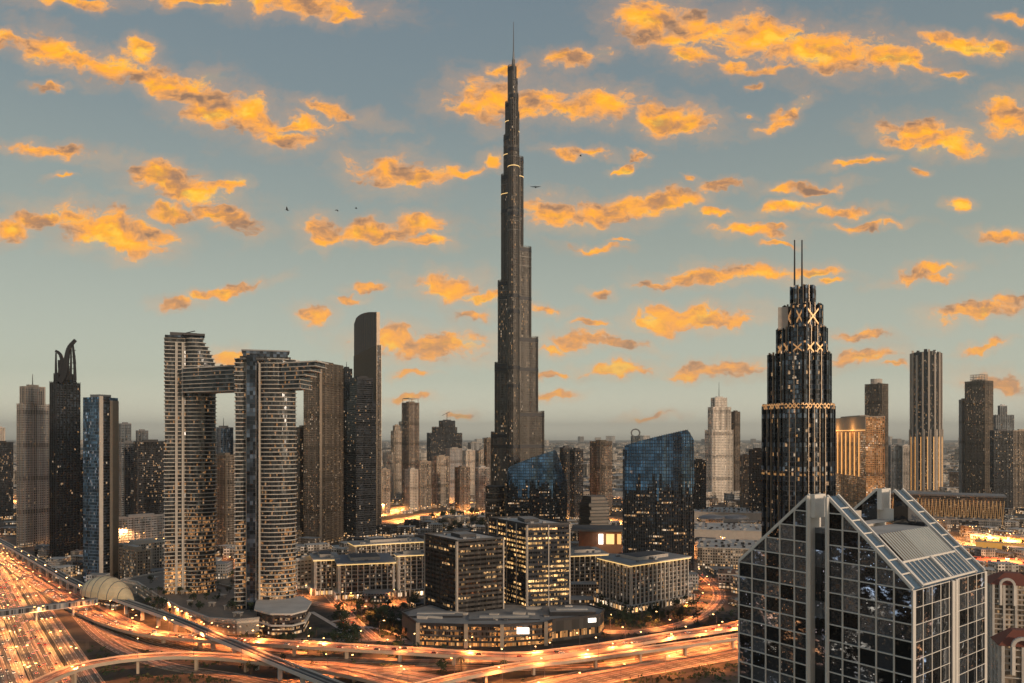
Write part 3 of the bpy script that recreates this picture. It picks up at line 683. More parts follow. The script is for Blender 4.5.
for (a0, a1) in ((0, SA), (SB, 1)):   # middle block under the terrace
    at_ = sA if a0 == 0 else sB
    if a0 == 0: P = [(0, 0), (SA, 0), (SA, zterr), (sA, zterr), (0, he)]
    else: P = [(SB, 0), (1, 0), (1, he), (sB, zterr), (SB, zterr)]
    n = len(P)
    for i in range(n):
        (aa, za), (ab, zb_) = P[i], P[(i+1) % n]
        q = [DP(aa, .13, za), DP(ab, .13, zb_), DP(ab, .87, zb_), DP(aa, .87, za)]
        if i == 0: continue
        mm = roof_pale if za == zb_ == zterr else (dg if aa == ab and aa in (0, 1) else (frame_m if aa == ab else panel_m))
        q = [q[0], q[3], q[2], q[1]]
        mb.face(q, mm, [((.13 if k in (0, 3) else .87)*Ds+(100 if aa == 1 else 0), p.z) for k, p in enumerate(q)])
mb.build('middle_block', du)
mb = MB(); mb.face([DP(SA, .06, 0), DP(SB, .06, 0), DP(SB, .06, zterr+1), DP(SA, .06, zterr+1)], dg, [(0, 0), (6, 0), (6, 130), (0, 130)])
mb.face([DP(SA, .90, zterr), DP(SB, .90, zterr), DP(SB, .90, zterr+5), DP(SA, .90, zterr+5)], frame_m)
mb.face([DP(SA, .06, zterr+1), DP(SB, .06, zterr+1), DP(SB, .9, zterr+1), DP(SA, .9, zterr+1)], roof_pale); mb.build('slot_glazing', du)
# grid of mullions and transoms, proud of the glass
fl_ = 4.94; nfr = Vector((EA.y, -EA.x)).normalized(); nsd = Vector((EB.y, -EB.x)).normalized()
def FP(a, z, o=.25): return DP(a, 0, z, (nfr.x*o, nfr.y*o))
def SPt(b, z, o=.25): return DP(1, b, z, (nsd.x*o, nsd.y*o))
mb = MB()
for k in range(6):
    a = SA*k/5; mb.beam(FP(a, 0), FP(a, zr(a)-.2), .42, frame_m)
for k in range(6):
    a = SB+(1-SB)*k/5; mb.beam(FP(a, 0), FP(a, zr(a)-.2), .4 if k else .7, frame_m)
for k in (SA-.008, SB+.008): mb.beam(FP(k, 0, .5), FP(k, ha, .5), .75, frame_m, 1.)
mb.build('mullion', du)
mb = MB(); z_ = he
zz = [he-i*fl_ for i in range(26)] + [he+i*fl_ for i in range(1, 6)]
for z_ in zz:
    for (a0, a1) in ((0, SA), (SB, 1)):
        if z_ > he:
            t = (z_-he)/(ha-he)
            if t > .97: continue
            if a0 == 0: a0 = SA*t
            else: a1 = 1-(1-SB)*t
        mb.beam(FP(a0, z_, .3), FP(a1, z_, .3), .34, frame_m)
mb.build('transom', du)
mb = MB()
for b0 in (0.0, .125, .875, .995):
    for (a0, a1) in ((0, SA), (1, SB)):
        mb.beam(DP(a0, b0, he+.3), DP(a1, b0, ha+.3), .75, frame_m, .9)
for b0, b1 in ((0, .125), (.875, .995)):
    for (a0, a1) in ((0, SA), (1, SB)):
        for q in range(1, 7): a = a0+(a1-a0)*q/7.; mb.beam(DP(a, b0, zr(a)+.2), DP(a, b1, zr(a)+.2), .4, frame_m)
mb.build('gable_coping', du)
mb = MB()
for k in range(9):
    b = [0, .115, .23, .345, .46, .60, .73, .86, 1][k]; mb.beam(SPt(b, 0), SPt(b, he), .2 if 0 < k < 8 else .8, frame_m)
for k in range(26):
    for (b0, b1) in ((0, .47), (.57, 1)): mb.beam(SPt(b0, he-k*fl_-.2, .3), SPt(b1, he-k*fl_-.2, .3), .2, frame_m)
mb.build('side_grid', du)
mb = MB(); mb.beam(SPt(.49, 0, .7), SPt(.49, he, .7), .9, frame_m, 1.4); mb.beam(SPt(.55, 0, .5), SPt(.55, he, .5), .7, frame_m, 1.1); mb.build('side_pier', du)
mb = MB()   # roof: blue panels low on the slope, pale ribbed skylight above
def slope(a, b, o): return DP(a, b, zr(a)+o)
a_e, a_m, a_t = .995, 1-(1-SB)*.24, sB+.004
mb.face([slope(a_e, .15, .25), slope(a_e, .85, .25), slope(a_m, .85, .25), slope(a_m, .15, .25)], panel_m)
for q in range(13):
    b = .15+.7*q/12; mb.beam(slope(a_e, b, .35), slope(a_m, b, .35), .32 if q not in (6,) else 1.2, frame_m)
for a in (a_e, a_m): mb.beam(slope(a, .14, .4), slope(a, .86, .4), .6, frame_m)
mb.build('roof_panel', du)
mb = MB(); mb.face([slope(a_m, .17, .5), slope(a_m, .83, .5), slope(a_t, .83, .5), slope(a_t, .17, .5)], sky_m)
for q in range(21):
    b = .17+.66*q/20; mb.beam(slope(a_m, b, .6), slope(a_t, b, .6), .22, white_stone if q > 8 else tan_stone)
mb.build('skylight', du)
for (a, b0, b1) in ((SA, .0, .13), (SA, .87, 1.)):
    mb = MB(); P = [DP(a-.001, b0, ha-7), DP(a+.028, b0, ha-7), DP(a+.028, b1, ha-7), DP(a-.001, b1, ha-7)]
    mb.prism([(p.x, p.y) for p in P], ha-7, ha+.4, frame_m, roof_pale)
    mb.build('ridge_box', du)
mb = MB(); c_ = DP(.22, .5, 0); mb.obox(DP(.36, .5, 0).x, DP(.36, .5, 0).y, EB.x, EB.y, 20, 9, zterr+.05, zterr+4.5, pale_concrete, roof_pale); mb.build('plant_room', du)
mb = MB()
for s_, a in ((-1, SA), (1, SB)): mb.beam(FP(a, 52, 1.2), FP(a+s_*.22, 22, 1.2), 2.2, frame_m)
mb.build('entrance_arch', du)

# ================================================================== two sail-shaped dark glass towers
bl_m = facade('sail_tower_sky_tint_glass', (.02, .025, .035), (.08, .18, .33), 1.7, 4.2, (.12, .88), (.08, .92), .003, WARM, .8, .8, .10, tilt=.03, macro=.25)  # blue paints the sky's reflection into the glass colour
bd_m = facade('sail_tower_dark_glass', (.015, .018, .024), (.035, .055, .085), 1.7, 4.2, (.10, .90), (.3, .78), .10, WARM, 1.0, .6, .10, rowlit=.16, tilt=.06, clump=.03)
def sail(lab, Y, px0, px1, yl, yr, pxpeak, yend, ysplit, cut=.18, mirror=False):
    fp = flat(px0, px1, Y, 34); root = start('sail_tower', lab, 'office tower', fp)
    A_, B_, C_, D_ = [Vector(p) for p in fp]; W_ = (B_-A_).length; nrm = (D_-A_).normalized(); ex = (B_-A_).normalized()
    tp = (pxpeak-px0)/(px1-px0); zl, zp, ze = Z(yl, Y), Z(yr, Y), Z(yend, Y); zs = Z(ysplit, Y); zb0 = zs-20
    N_ = 30; r6 = random.Random(int(px0)); zsl = [zs+r6.choice((-16.8, -8.4, -4.2, 0, 4.2, 8.4, 16.8))*(1 if 3 < i_ < 27 else .5) for i_ in range(30)]; front = MB(); crown = MB(); back = MB(); top = MB(); fn = MB()  # ragged lower edge of the painted sky reflection
    def ztop(t):
        return zl+(zp-zl)*(t/tp)**.85 if t <= tp else zp+(ze-zp)*(t-tp)/(1-tp)
    def bow(t, z): # front bows out and leans back near the top
        return -5.0*math.sin(math.pi*t)+max(0, (z-zb0))*.10
    def pt(t, z, back_=False):
        q = A_+ex*(W_*t)+nrm*(34 if back_ else bow(t, z)); return Vector((q.x, q.y, z))
    for i in range(N_):
        t0, t1 = i/N_, (i+1)/N_; u0_, u1_ = t0*W_, t1*W_; z0_, z1_ = ztop(t0), ztop(t1); zs = zsl[i]
        front.face([pt(t0, 0), pt(t1, 0), pt(t1, min(zs, z1_)), pt(t0, min(zs, z0_))], bd_m, [(u0_, 0), (u1_, 0), (u1_, min(zs, z1_)), (u0_, min(zs, z0_))])
        if max(z0_, z1_) > zs: crown.face([pt(t0, min(zs, z0_)), pt(t1, min(zs, z1_)), pt(t1, z1_), pt(t0, z0_)], bl_m, [(u0_, zs), (u1_, zs), (u1_, z1_), (u0_, z0_)])
        back.face([pt(t1, 0, True), pt(t0, 0, True), pt(t0, z0_-6, True), pt(t1, z1_-6, True)], bd_m, [(u1_, 0), (u0_, 0), (u0_, z0_), (u1_, z1_)])
        top.face([pt(t0, z0_), pt(t1, z1_), pt(t1, z1_-6, True), pt(t0, z0_-6, True)], grey_metal)
    zs = zb0
    for j in range(int(W_/2.9)+1):
        t = min(1, j*2.9/W_); a, b, c = pt(t, 0), pt(t, min(zs, ztop(t))), pt(t, ztop(t)+1)
        for p in (a, b, c): p.x -= nrm.x*.3; p.y -= nrm.y*.3
        fn.beam(a, b, .35, dark_metal, .6); fn.beam(b, c, .35, dark_metal, .6)
    for t in (0, 1):
        P = [pt(t, 0), pt(t, zs if ztop(t) > zs else ztop(t)), pt(t, ztop(t)), pt(t, ztop(t)-6, True), pt(t, 0, True)]
        if t == 0: P = P[::-1]
        back.face(P, bd_m, [((p.xy-A_).dot(nrm), p.z) for p in P])
    front.build('dark_glass_body', root); crown.build('sky_tint_crown', root); back.build('rear_wall', root); top.build('roof_edge', root); fn.build('vertical_fin', root)
    mb = MB(); s0 = A_-ex*2-nrm*.5; mb.prism([tuple(s0), tuple(A_-nrm*.5), tuple(A_+nrm*26), tuple(s0+nrm*26)], 0, zl-4, dk_glass, dark_metal); mb.build('side_spine', root)
sail('smaller sail-shaped dark glass tower with top tinted as reflected sky in front of the supertall', 1190, 508, 567, 468, 449.5, 556, 482, 486)
sail('larger sail-shaped dark glass tower with wide top tinted as reflected sky', 1002, 624, 694, 446, 429.5, 688, 440, 487)

# ================================================================== glass office cubes and their podium
cubeA_m = facade('brown_cube_glazing', (.055, .048, .044), (.04, .037, .036), 1.45, 4.1, (.04, .96), (.30, .78), .03, WARM, 1.2, .75, .07, rowlit=.2, tilt=.05, clump=.03, lc2=(1, .66, .32))
cubeB_m = facade('gold_cube_glazing', (.028, .03, .038), (.03, .038, .055), 1.6, 4.3, (.05, .95), (.34, .80), .25, (1, .52, .17), 1.4, .6, .08, rowlit=.6, tilt=.05, clump=.03, lc2=(1, .62, .26))
def cube(name, lab, fp, z0, z1, m, fm, sp, big, rm):
    root = start(name, lab, 'office building', fp, z=z0)
    mb = MB(); mb.prism(fp, z0, z1, m, rm); mb.build('glazed_block', root)
    mb = MB(); fins(mb, fp, z0, z1, sp, .22, .4, fm); mb.build('mullion', root)
    mb = MB(); fins(mb, fp, z0, z1, big, .8, .9, pale_concrete); mb.build('pier', root)
    roof_kit(root, fp, z1, fm, True, 1.5, 3, rm); return root
fA = [(-48, 700), (-7.6, 722), (-41, 770), (-81, 747)]
cube('office_cube', 'brown glass office cube with lit floors on the podium, left of the golden one', fA, 0.02, 81, cubeA_m, dark_metal, 5.8, 62, roof_pale)
fB = [(13.6, 728), (53, 738), (18, 800), (-23, 791)]
cube('office_cube', 'taller blue-black glass office cube with golden lit floors on the podium', fB, 0.02, 92, cubeB_m, dark_metal, 4.8, 20, roof_pale)
pm_ = [at(402, 633), at(418, 646), at(466, 647.5), at(502, 648), at(545, 645), at(552, 642), at(600, 636), at(604, 630), at(588, 625), at(500, 624), at(430, 624)]
fP = [(p.x, p.y) for p in pm_]; pr = start('office_podium', 'low zigzag podium with orange lit bays below the two office cubes', 'podium', fP)
pod2_m = facade('podium_lit_glazing', (.10, .08, .07), (.05, .04, .035), 1.7, 4.4, (.05, .95), (.25, .85), .5, (1, .36, .08), 1.1, .2, .2, clump=.04, tilt=.02, lc2=(1, .5, .18))
pod3_m = facade('podium_dark_wall', (.09, .08, .075), (.05, .04, .035), 1.9, 18, (.1, .9), (.16, .46), .9, (1, .42, .12), 1.3, .2, .2, clump=.001, tilt=.02, lc2=(1, .5, .18))
mb = MB(); mb.wall(fP[0:2], 0, 17.5, plain('podium_stone', (.16, .13, .11), .7), closed=False)
mb.wall(fP[1:6], 0, 17.5, pod2_m, closed=False); mb.wall(fP[5:8], 0, 17.5, pod3_m, closed=False); mb.wall(fP[7:]+[fP[0]], 0, 17.5, roof_dark, closed=False)
mb.build('wall', pr)
mb = MB(); mb.prism(offs(fP, .4), 17.5, 18.0, roof_dark, roof_grey); mb.build('roof', pr)
mb = MB(); fo = offs(fP, .6); fi = offs(fP, -.6)
for i in range(len(fo)): mb.prism([fo[i], fo[(i+1) % len(fo)], fi[(i+1) % len(fi)], fi[i]], 17.0, 19.2, dark_metal)
mb.build('cornice', pr)
for (px, py) in ((418, 646), (466, 647.5), (502, 648), (546, 645)):
    p = at(px, py); mb = MB(); mb.obox(p.x, p.y-.8, 1, 0, 3.0, 3.2, 0, 19.5, tan_stone); mb.build('pillar', pr)
for (a, b, c, e, zz_) in ((407, 640, 462, 632, 19.6), (468, 643, 540, 634, 18.9), (550, 638, 596, 632, 21.5)):
    p, q = at(a, c and b), at(c, b); w_ = q.x-p.x; mb = MB(); mb.obox((p.x+q.x)/2, p.y+14, 1, .02, w_, 20, 18.0, zz_, dark_metal, roof_grey); mb.build('raised_roof', pr)
    mb = MB(); mb.obox((p.x+q.x)/2, p.y+14, 1, .02, w_*.7, 6, zz_, zz_+.5, roof_pale); mb.build('roof_light', pr)
r5 = random.Random(3)
for k in range(16):
    p = at(r5.uniform(420, 590), r5.uniform(607, 621), 18); mb = MB(); mb.obox(p.x, p.y, 1, r5.choice((.2, -.3)), r5.uniform(3, 14), r5.uniform(1.5, 5), 18.01, 18+r5.uniform(.8, 3), r5.choice((grey_metal, roof_pale, pale_concrete))); mb.build('roof_unit', pr)
p = at(523, 646.8); mb = MB(); mb.obox(p.x, p.y-1.6, 1, 0, 10, .5, 11, 16, glow_white); mb.build('lit_sign', pr)
p = at(592, 637); mb = MB(); mb.obox(p.x, p.y-1.2, 1, .25, 7, .5, 13, 16.4, glow_white); mb.build('lit_sign', pr)

# ================================================================== mid-rise blocks with stone colonnades
def colonnade(name, lab, fp, ht, podh=7, bays=6.2, lit=.12, roofm=None, cornice=True):
    root = start(name, lab, 'mid-rise building', fp)
    gm_ = COL_M; mb = MB(); mb.prism(fp, 0, ht, gm_, roofm or roof_grey); mb.build('wall', root)
    mb = MB(); fins(mb, fp, podh, ht-1, bays, 1.0, 1.3, white_stone); mb.build('column', root)
    mb = MB(); fo = offs(fp, 5)
    mb.prism(fo, 0, podh, POD_M, roof_pale); mb.build('ground_arcade', root)
    mb = MB(); fins(mb, fo, 0, podh+.8, 5, .9, .8, white_stone); mb.build('arcade_pier', root)
    mb = MB(); z = podh+6
    while z < ht-5: mb.prism(offs(fp, .25), z, z+.5, pale_concrete); z += 4.1
    mb.build('floor_band', root)
    mb = MB(); mb.prism(offs(fp, 3.2), ht+.02, ht+1.2, white_stone, roofm or roof_grey); mb.build('roof_overhang', root)
    mb = MB(); mb.prism(offs(fp, 2.6), ht-1.0, ht-.05, glow_gold); mb.build('cornice_light', root)
    cx, cy = centroid(fp); dx, dy = fp[1][0]-fp[0][0], fp[1][1]-fp[0][1]; L = math.hypot(dx, dy)
    mb = MB(); mb.prism(shrink(fp, .55), ht+1.22, ht+4.5, pale_concrete, roof_dark); mb.build('plant_room', root)
    rr = random.Random(int(cx*10))
    for k in range(7):
        a, b = rr.uniform(.08, .92), rr.choice((rr.uniform(.06, .2), rr.uniform(.8, .94)))
        ex, ey = fp[3][0]-fp[0][0], fp[3][1]-fp[0][1]
        mb = MB(); mb.obox(fp[0][0]+dx*a+ex*b, fp[0][1]+dy*a+ey*b, dx, dy, rr.uniform(2, 5), 2.2, ht+1.22, ht+rr.uniform(2.4, 4), rr.choice((grey_metal, roof_pale))); mb.build('cooling_unit', root)
    return root
COL_M = facade('colonnade_glazing', (.13, .11, .095), (.03, .03, .032), 2.05, 4.1, (.1, .9), (.2, .85), .13, WARM, 1.6, .4, .12, clump=.03)
POD_M = facade('arcade_glazing', (.22, .18, .14), (.06, .045, .03), 2.5, 7, (.12, .88), (.1, .7), .55, (1, .5, .16), 2.0, .2, .2, clump=.02)
colonnade('colonnade_building', 'stone columned mid-rise with glowing cornice in front of the larger sail tower', [(117, 790), (184, 842), (158, 880), (92, 837)], 46)
colonnade('colonnade_building', 'stone columned mid-rise with bluish roof right of the striped twin towers', [(-183, 853), (-128, 868), (-145, 925), (-200, 910)], 37, roofm=plain('blue_grey_roof', (.12, .15, .19), .5))
colonnade('colonnade_building', 'narrow annex wing of the columned mid-rise beside the twin towers', [(-214, 876), (-192, 882), (-205, 925), (-228, 918)], 38)
colonnade('colonnade_building', 'stone columned mid-rise half hidden behind the brown office cube', cbox(397, 399, 428, 868, 12), 44)
colonnade('colonnade_building', 'dark columned mid-rise just right of the golden office cube', [(62, 880), (104, 892), (96, 940), (54, 926)], 42)
colonnade('colonnade_building', 'long white-framed block behind the bluish-roofed mid-rise', cbox(350, 356, 424, 1010, 14), 36)
# billboards and canopy
r_ = start('billboard_hall', 'flat dark canopy with bright display screens left of the larger sail tower', 'building', flat(578, 622, 1150, 40))
fp = flat(577, 623, 1150, 45); mb = MB(); mb.prism(shrink(fp, .93), 0, Z(531, 1150)-.1, roof_brown, roof_dark); mb.build('wall', r_)
mb = MB(); mb.prism(offs(fp, 8), Z(531, 1150), Z(529, 1150), grey_metal, roof_dark); mb.build('roof', r_)
for a, b, m_ in ((598.5, 603, glow_white), (606, 614, glow_gold), (617, 621, glow_warm)):
    f_ = flat(a, b, 1148, 2); mb = MB(); mb.prism([(q[0], q[1]-2) for q in f_], Z(544, 1148), Z(534, 1148), m_); mb.build('screen', r_)
# stacked dark pavilion (leaning layered block)
r_ = start('layered_block', 'dark grey domed block of tilted stacked layers between the sail towers', 'building', flat(577, 613, 1260, 50))
ly = plain('layer_metal', (.12, .11, .10), .45, .5); mb = MB()
for q in range(15):
    z = q*5.2; kx = 1-.12*max(0, q-12); cx, cy = X(595, 1290)+(q % 2)*1.4, 1290
    mb.prism(ell(cx, cy, 27*kx, 26*kx, 5, .5+.03*(q % 4), 2.), z, z+3.9, ly, roof_dark); mb.prism(ell(cx, cy, 25*kx, 23*kx, 5, .5, 2.), z+3.9, z+5.2, dark_metal)
mb.build('stacked_layer', r_)

# ================================================================== stepped twin-mast tower (right)
YA = 640.
ad_m = facade('mast_tower_glazing', (.10, .10, .11), (.055, .07, .095), 1.6, 3.9, (.06, .94), (.12, .86), .07, WARM, 1.7, .6, .10, tilt=.06, clump=.02)
ad_fin = plain('mast_tower_fin', (.42, .33, .25), .4, .4)
fb = cbox(763.5, 792, 836, YA, 35); ad = start('twin_mast_tower', 'tall stepped dark tower with golden lattice bands and two thin masts', 'skyscraper', fb)
def ring(pa, pb, dd=0):
    f_ = cbox(pa, pa+(pb-pa)*.40, pb, YA+dd, 35)
    out = []
    for i in range(4):   # cut the corners for a rounder plan
        a, b, c = Vector(f_[i-1]), Vector(f_[i]), Vector(f_[(i+1) % 4]); out += [tuple(b.lerp(a, .22)), tuple(b.lerp(c, .22))]
    return out
tiers = [(757.5, 841, 0, 406), (764, 836, 406, 352), (774, 830.5, 352, 326), (781.5, 824.5, 326, 302), (790, 816, 302, 283)]
zprev = 0
for k, (a, b, y0, y1) in enumerate(tiers):
    f_ = ring(a, b, 3*k); zt_ = Z(y1, YA); mb = MB(); mb.prism(f_, zprev, zt_, ad_m, roof_dark); t_ = mb.build('tier', ad)
    mb = MB(); fins(mb, f_, zprev, zt_+3-.4*k, 5.2, .5, 1.3, ad_fin); mb.build('vertical_fin', t_)
    mb = MB(); fins(mb, [Vector(p).lerp(Vector(centroid(f_)), 0)[:] for p in f_], zprev, zt_+1, 10.4, 1.6, 2.4, dk_glass); mb.build('corner_bay', t_)
    zprev = zt_
def lattice(mb, f_, z0, z1, n_, w, m):
    f2 = offs(f_, 1.5)
    for i in range(len(f2)):
        a, b = Vector(f2[i]), Vector(f2[(i+1) % len(f2)]); kx = max(1, round((b-a).length/(z1-z0)*1.2))
        for j in range(kx):
            p, q = a.lerp(b, j/kx), a.lerp(b, (j+1)/kx)
            mb.beam((p.x, p.y, z0), (q.x, q.y, z1), w, m); mb.beam((p.x, p.y, z1), (q.x, q.y, z0), w, m)
gold_l = plain('gold_lattice', (.45, .30, .16), .4, .5, emis=(1, .48, .18), es=.3); gold_l.cycles.emission_sampling = 'NONE'
mb = MB(); lattice(mb, ring(781.5, 824.5, 9), Z(325, YA), Z(303, YA), 3, 1.0, gold_l); mb.build('lattice_band', ad)
mb = MB(); lattice(mb, ring(774, 830.5, 6), Z(352, YA), Z(340, YA), 3, 1.0, gold_l); mb.build('lattice_band', ad)
mb = MB(); lattice(mb, ring(757.5, 841, 0), Z(408, YA), Z(403, YA), 3, .7, gold_l); mb.build('lattice_band', ad)
for px in (794.6, 802): 
    mb = MB(); xx = X(px, YA+22); mb.tube((xx, YA+22, Z(300, YA)), (xx, YA+22, Z(240, YA+22)), .9, .55, dark_metal, 8); mb.build('mast', ad)
mb = MB(); mb.prism(flat(805, 812, YA+16, 8), Z(284, YA), Z(281, YA), bronze); mb.build('roof_block', ad); mb = MB(); mb.prism(flat(778, 788, YA+20, 10), Z(326, YA), Z(303, YA), pale_concrete); mb.build('roof_block', ad)

# ================================================================== table of the other towers
FM = {
 'grey': facade('grey_tower', (.33, .33, .33), (.06, .07, .08), 3.0, 3.7, (.25, .8), (.25, .8), .03, WARM, 1.3, .4, .2),
 'tan': facade('tan_tower', (.36, .31, .26), (.06, .055, .05), 3.2, 3.6, (.2, .82), (.25, .85), .14, WARM, 1.6, .3, .2),
 'pale': facade('pale_tower', (.62, .55, .47), (.09, .085, .08), 3.4, 3.6, (.2, .8), (.25, .85), .13, WARM, 1.5, .3, .2),
 'bronze': facade('bronze_tower', (.23, .19, .16), (.06, .05, .042), 2.7, 3.6, (.2, .8), (.22, .85), .09, WARM, 1.5, .4, .16),
 'dark': facade('dark_tower', (.05, .052, .058), (.025, .03, .038), 2.4, 3.7, (.1, .9), (.15, .88), .05, WARM, 1.6, .5, .12),
 'navy': facade('navy_tower', (.035, .04, .05), (.02, .026, .036), 2.2, 3.4, (.04, .96), (.2, .9), .02, WARM, 1.6, .5, .14, clump=.03),
 'blue': facade('blue_tower', (.06, .10, .15), (.05, .10, .17), 1.8, 3.8, (.1, .9), (.15, .9), .03, (.8, .85, 1), .8, .6, .15),
 'bluegrey': facade('bluegrey_tower', (.16, .18, .2), (.07, .09, .11), 2.4, 3.8, (.1, .9), (.2, .85), .03, WARM, 1.2, .5, .15),
 'gold': facade('golden_tower', (.42, .22, .09), (.07, .05, .035), 3.4, 3.7, (.25, .75), (.2, .85), .40, (1, .42, .12), 1.0, .3, .2),
 'white': facade('white_tower', (.66, .58, .50), (.08, .065, .055), 4.2, 4.2, (.18, .82), (.3, .85), .15, (1, .6, .3), 1.2, .2, .25),
}
RM = {'grey': roof_grey, 'tan': roof_pale, 'pale': roof_pale, 'bronze': roof_grey, 'dark': roof_dark, 'navy': roof_dark, 'blue': roof_grey, 'bluegrey': roof_grey, 'gold': roof_brown, 'white': roof_pale}
SM = {'grey': concrete, 'tan': tan_stone, 'pale': pale_concrete, 'bronze': bronze, 'dark': dark_metal, 'navy': dark_metal, 'blue': grey_metal, 'bluegrey': grey_metal, 'gold': tan_stone, 'white': white_stone}
def tower(name, lab, Y, br, m, tiers, fin=6., slab=0., mast=None, cat='tower', plant=True, group=None, finm=None):
    """tiers: (px0, pxcorner, px1, ytop) from the ground up"""
    root = None; z0 = 0
    for k, (a, c, b, yt) in enumerate(tiers):
        fp = cbox(a, c, b, Y+k*2.0, br)
        if root is None: root = start(name, lab, cat, fp, group)
        zt_ = Z(yt, Y+k*2); mb = MB(); mb.prism(fp, z0, zt_, FM[m], RM[m]); t_ = mb.build('shaft' if k == 0 else 'upper_tier', root)
        if fin: mb = MB(); fins(mb, fp, z0, zt_+1.5, fin, .6, .8, finm or SM[m]); mb.build('vertical_fin', t_)
        if slab: mb = MB(); slabs(mb, fp, z0+slab, zt_, slab, .9, .7, finm or SM[m]); mb.build('floor_slab', t_)
        z0 = zt_
    if plant:
        mb = MB(); mb.prism(shrink(fp, .5), z0, z0+4.5, SM[m], RM[m]); mb.build('plant_room', root)
        mb = MB(); fo = offs(fp, .3); fi = offs(fp, -.6)
        for i in range(4): mb.prism([fo[i], fo[(i+1) % 4], fi[(i+1) % 4], fi[i]], z0-.4, z0+1.6, SM[m])
        mb.build('parapet', root)
    if mast: 
        cx, cy = centroid(fp); mb = MB(); mb.tube((cx, cy, z0), (cx, cy, Z(mast, cy)), .9, .35, dark_metal); mb.build('mast', root)
    return root, fp, z0
# --- left side
tower('hotel_tower', 'grey stepped hotel tower with a short mast at far left', base_y(548), 30, 'grey', [(17, 22, 51, 404), (20, 25, 45, 387)], 4, 0, 374)
Yc = base_y(562); hr, fp, zt_ = tower('horned_tower', 'slim black tower crowned by two curved horn-like frames', Yc, 32, 'navy', [(50, 56, 80, 382), (54, 58, 76, 374)], 5, 0, None, 'skyscraper', False)
mb = MB()
def horn(mb, pts, Y, w):
    P = [Vector((X(a, Y), Y, Z(b, Y))) for a, b in pts]; P = smooth_path(P, 3)
    for i in range(len(P)-1): t = i/len(P); mb.beam(P[i], P[i+1], w*(1-.6*t), dark_metal, w*1.6*(1-.5*t))
horn(mb, [(57, 384), (61.5, 374), (62.5, 363), (60, 354), (55.5, 351)], Yc+6, 4); horn(mb, [(57, 384), (56, 370), (56, 353)], Yc+6, 2.4); horn(mb, [(59.5, 384), (59.5, 370), (59, 360)], Yc+7, 3)
mb.build('horn_frame', hr); mb = MB()
horn(mb, [(60, 382), (65, 374), (66.5, 360), (69, 348), (75.5, 340)], Yc+2, 5); horn(mb, [(75, 380), (74.5, 362), (72.5, 342)], Yc+2, 2.6); horn(mb, [(70.5, 380), (71, 362), (71, 348)], Yc+3, 2.2); horn(mb, [(67.5, 380), (68.5, 366)], Yc+3, 2.2)
for q in range(5): mb.beam((X(66, Yc), Yc+2, Z(376-q*6, Yc)), (X(75, Yc), Yc+2, Z(374-q*6, Yc)), .8, dark_metal)
mb.build('horn_frame', hr)
YD = base_y(583); fp = cbox(83, 99, 118, YD, 42); r_ = start('split_tower', 'blue glass tower with beige fins and a tan right side', 'office tower', fp)
mb = MB(); mb.prism(fp, 0, Z(397, YD), FM['blue'], roof_grey); mb.build('shaft', r_)
mb = MB(); Fv, Rv = Vector(fp[0]), Vector(fp[1])
for t0, t1, m_ in ((.0, .18, pale_concrete), (.18, .55, FM['navy']), (.55, .68, tan_stone), (.68, 1., bronze)):
    a, b = Fv.lerp(Rv, t0), Fv.lerp(Rv, t1); nn = Vector((Rv.y-Fv.y, Fv.x-Rv.x)).normalized()*(1.2 if m_ is not FM['navy'] else .4)
    mb.prism([tuple(a+nn), tuple(b+nn), tuple(b-nn*.1), tuple(a-nn*.1)], 0, Z(396 if t0 < .5 else 400, YD), m_)
mb.build('side_panel', r_)
mb = MB(); mb.prism([tuple(Vector(p)) for p in shrink(fp, .6)], Z(397, YD), Z(394, YD), grey_metal); mb.build('plant_room', r_)
YE = base_y(562); fp = cbox(62, 72, 83, YE+40, 35); r_ = start('signboard_tower', 'short black tower with white lit vertical sign, before the blue glass tower', 'tower', fp)
zt_ = Z(458, YE+40); mb = MB(); mb.prism(fp, 0, zt_, FM['navy'], roof_grey); mb.build('shaft', r_)
mb = MB(); fo = offs(fp, .5); mb.prism([fo[0], fo[1], fo[2], fo[3]], zt_, zt_+5, tan_stone); mb.build('cornice', r_)
mb = MB(); mb.beam((fo[0][0], fo[0][1], 0), (fo[0][0], fo[0][1], zt_), 1.8, tan_stone); mb.build('corner_post', r_)
Lp, Fp_ = Vector(fp[3]), Vector(fp[0]); nn = Vector((Fp_.y-Lp.y, Lp.x-Fp_.x)).normalized()
for q in range(10):   # row of lit curved marks running down the face
    c = Lp.lerp(Fp_, .5)+nn*.9; z_ = zt_-8-q*12; mb = MB(); ex = (Fp_-Lp).normalized()
    for i in range(6):
        t0, t1 = math.pi*(.35+1.3*i/6), math.pi*(.35+1.3*(i+1)/6)
        a = c+ex*math.cos(t0)*3; b = c+ex*math.cos(t1)*3
        mb.beam((a.x, a.y, z_+math.sin(t0)*3.6), (b.x, b.y, z_+math.sin(t1)*3.6), .8, glow_white)
    mb.build('lit_sign_mark', r_)
tower('office_block', 'dark gridded block cut by the left edge of the picture', 1650, 30, 'dark', [(-14, -8, 13, 443)], 8, 0, cat='building')
tower('residential_tower', 'pale tower peeking in at the far left edge', 2300, 30, 'pale', [(-6, -3, 5, 428)], 8)
tower('office_block', 'boxy grey tower behind, just right of the blue glass tower', 1900, 25, 'bluegrey', [(119, 121, 131, 424)], 8)
tower('office_block', 'light blue-grey block below the boxy grey tower', 1500, 25, 'bluegrey', [(118, 121, 137, 443)], 6)
tower('office_block', 'small pale-topped block behind, left of the striped twin towers', 2000, 25, 'bluegrey', [(136, 138, 148, 431)], 8)
tower('office_block', 'wide dark slab building left of the striped twin towers', 1450, 20, 'dark', [(134, 138, 166, 442)], 7)
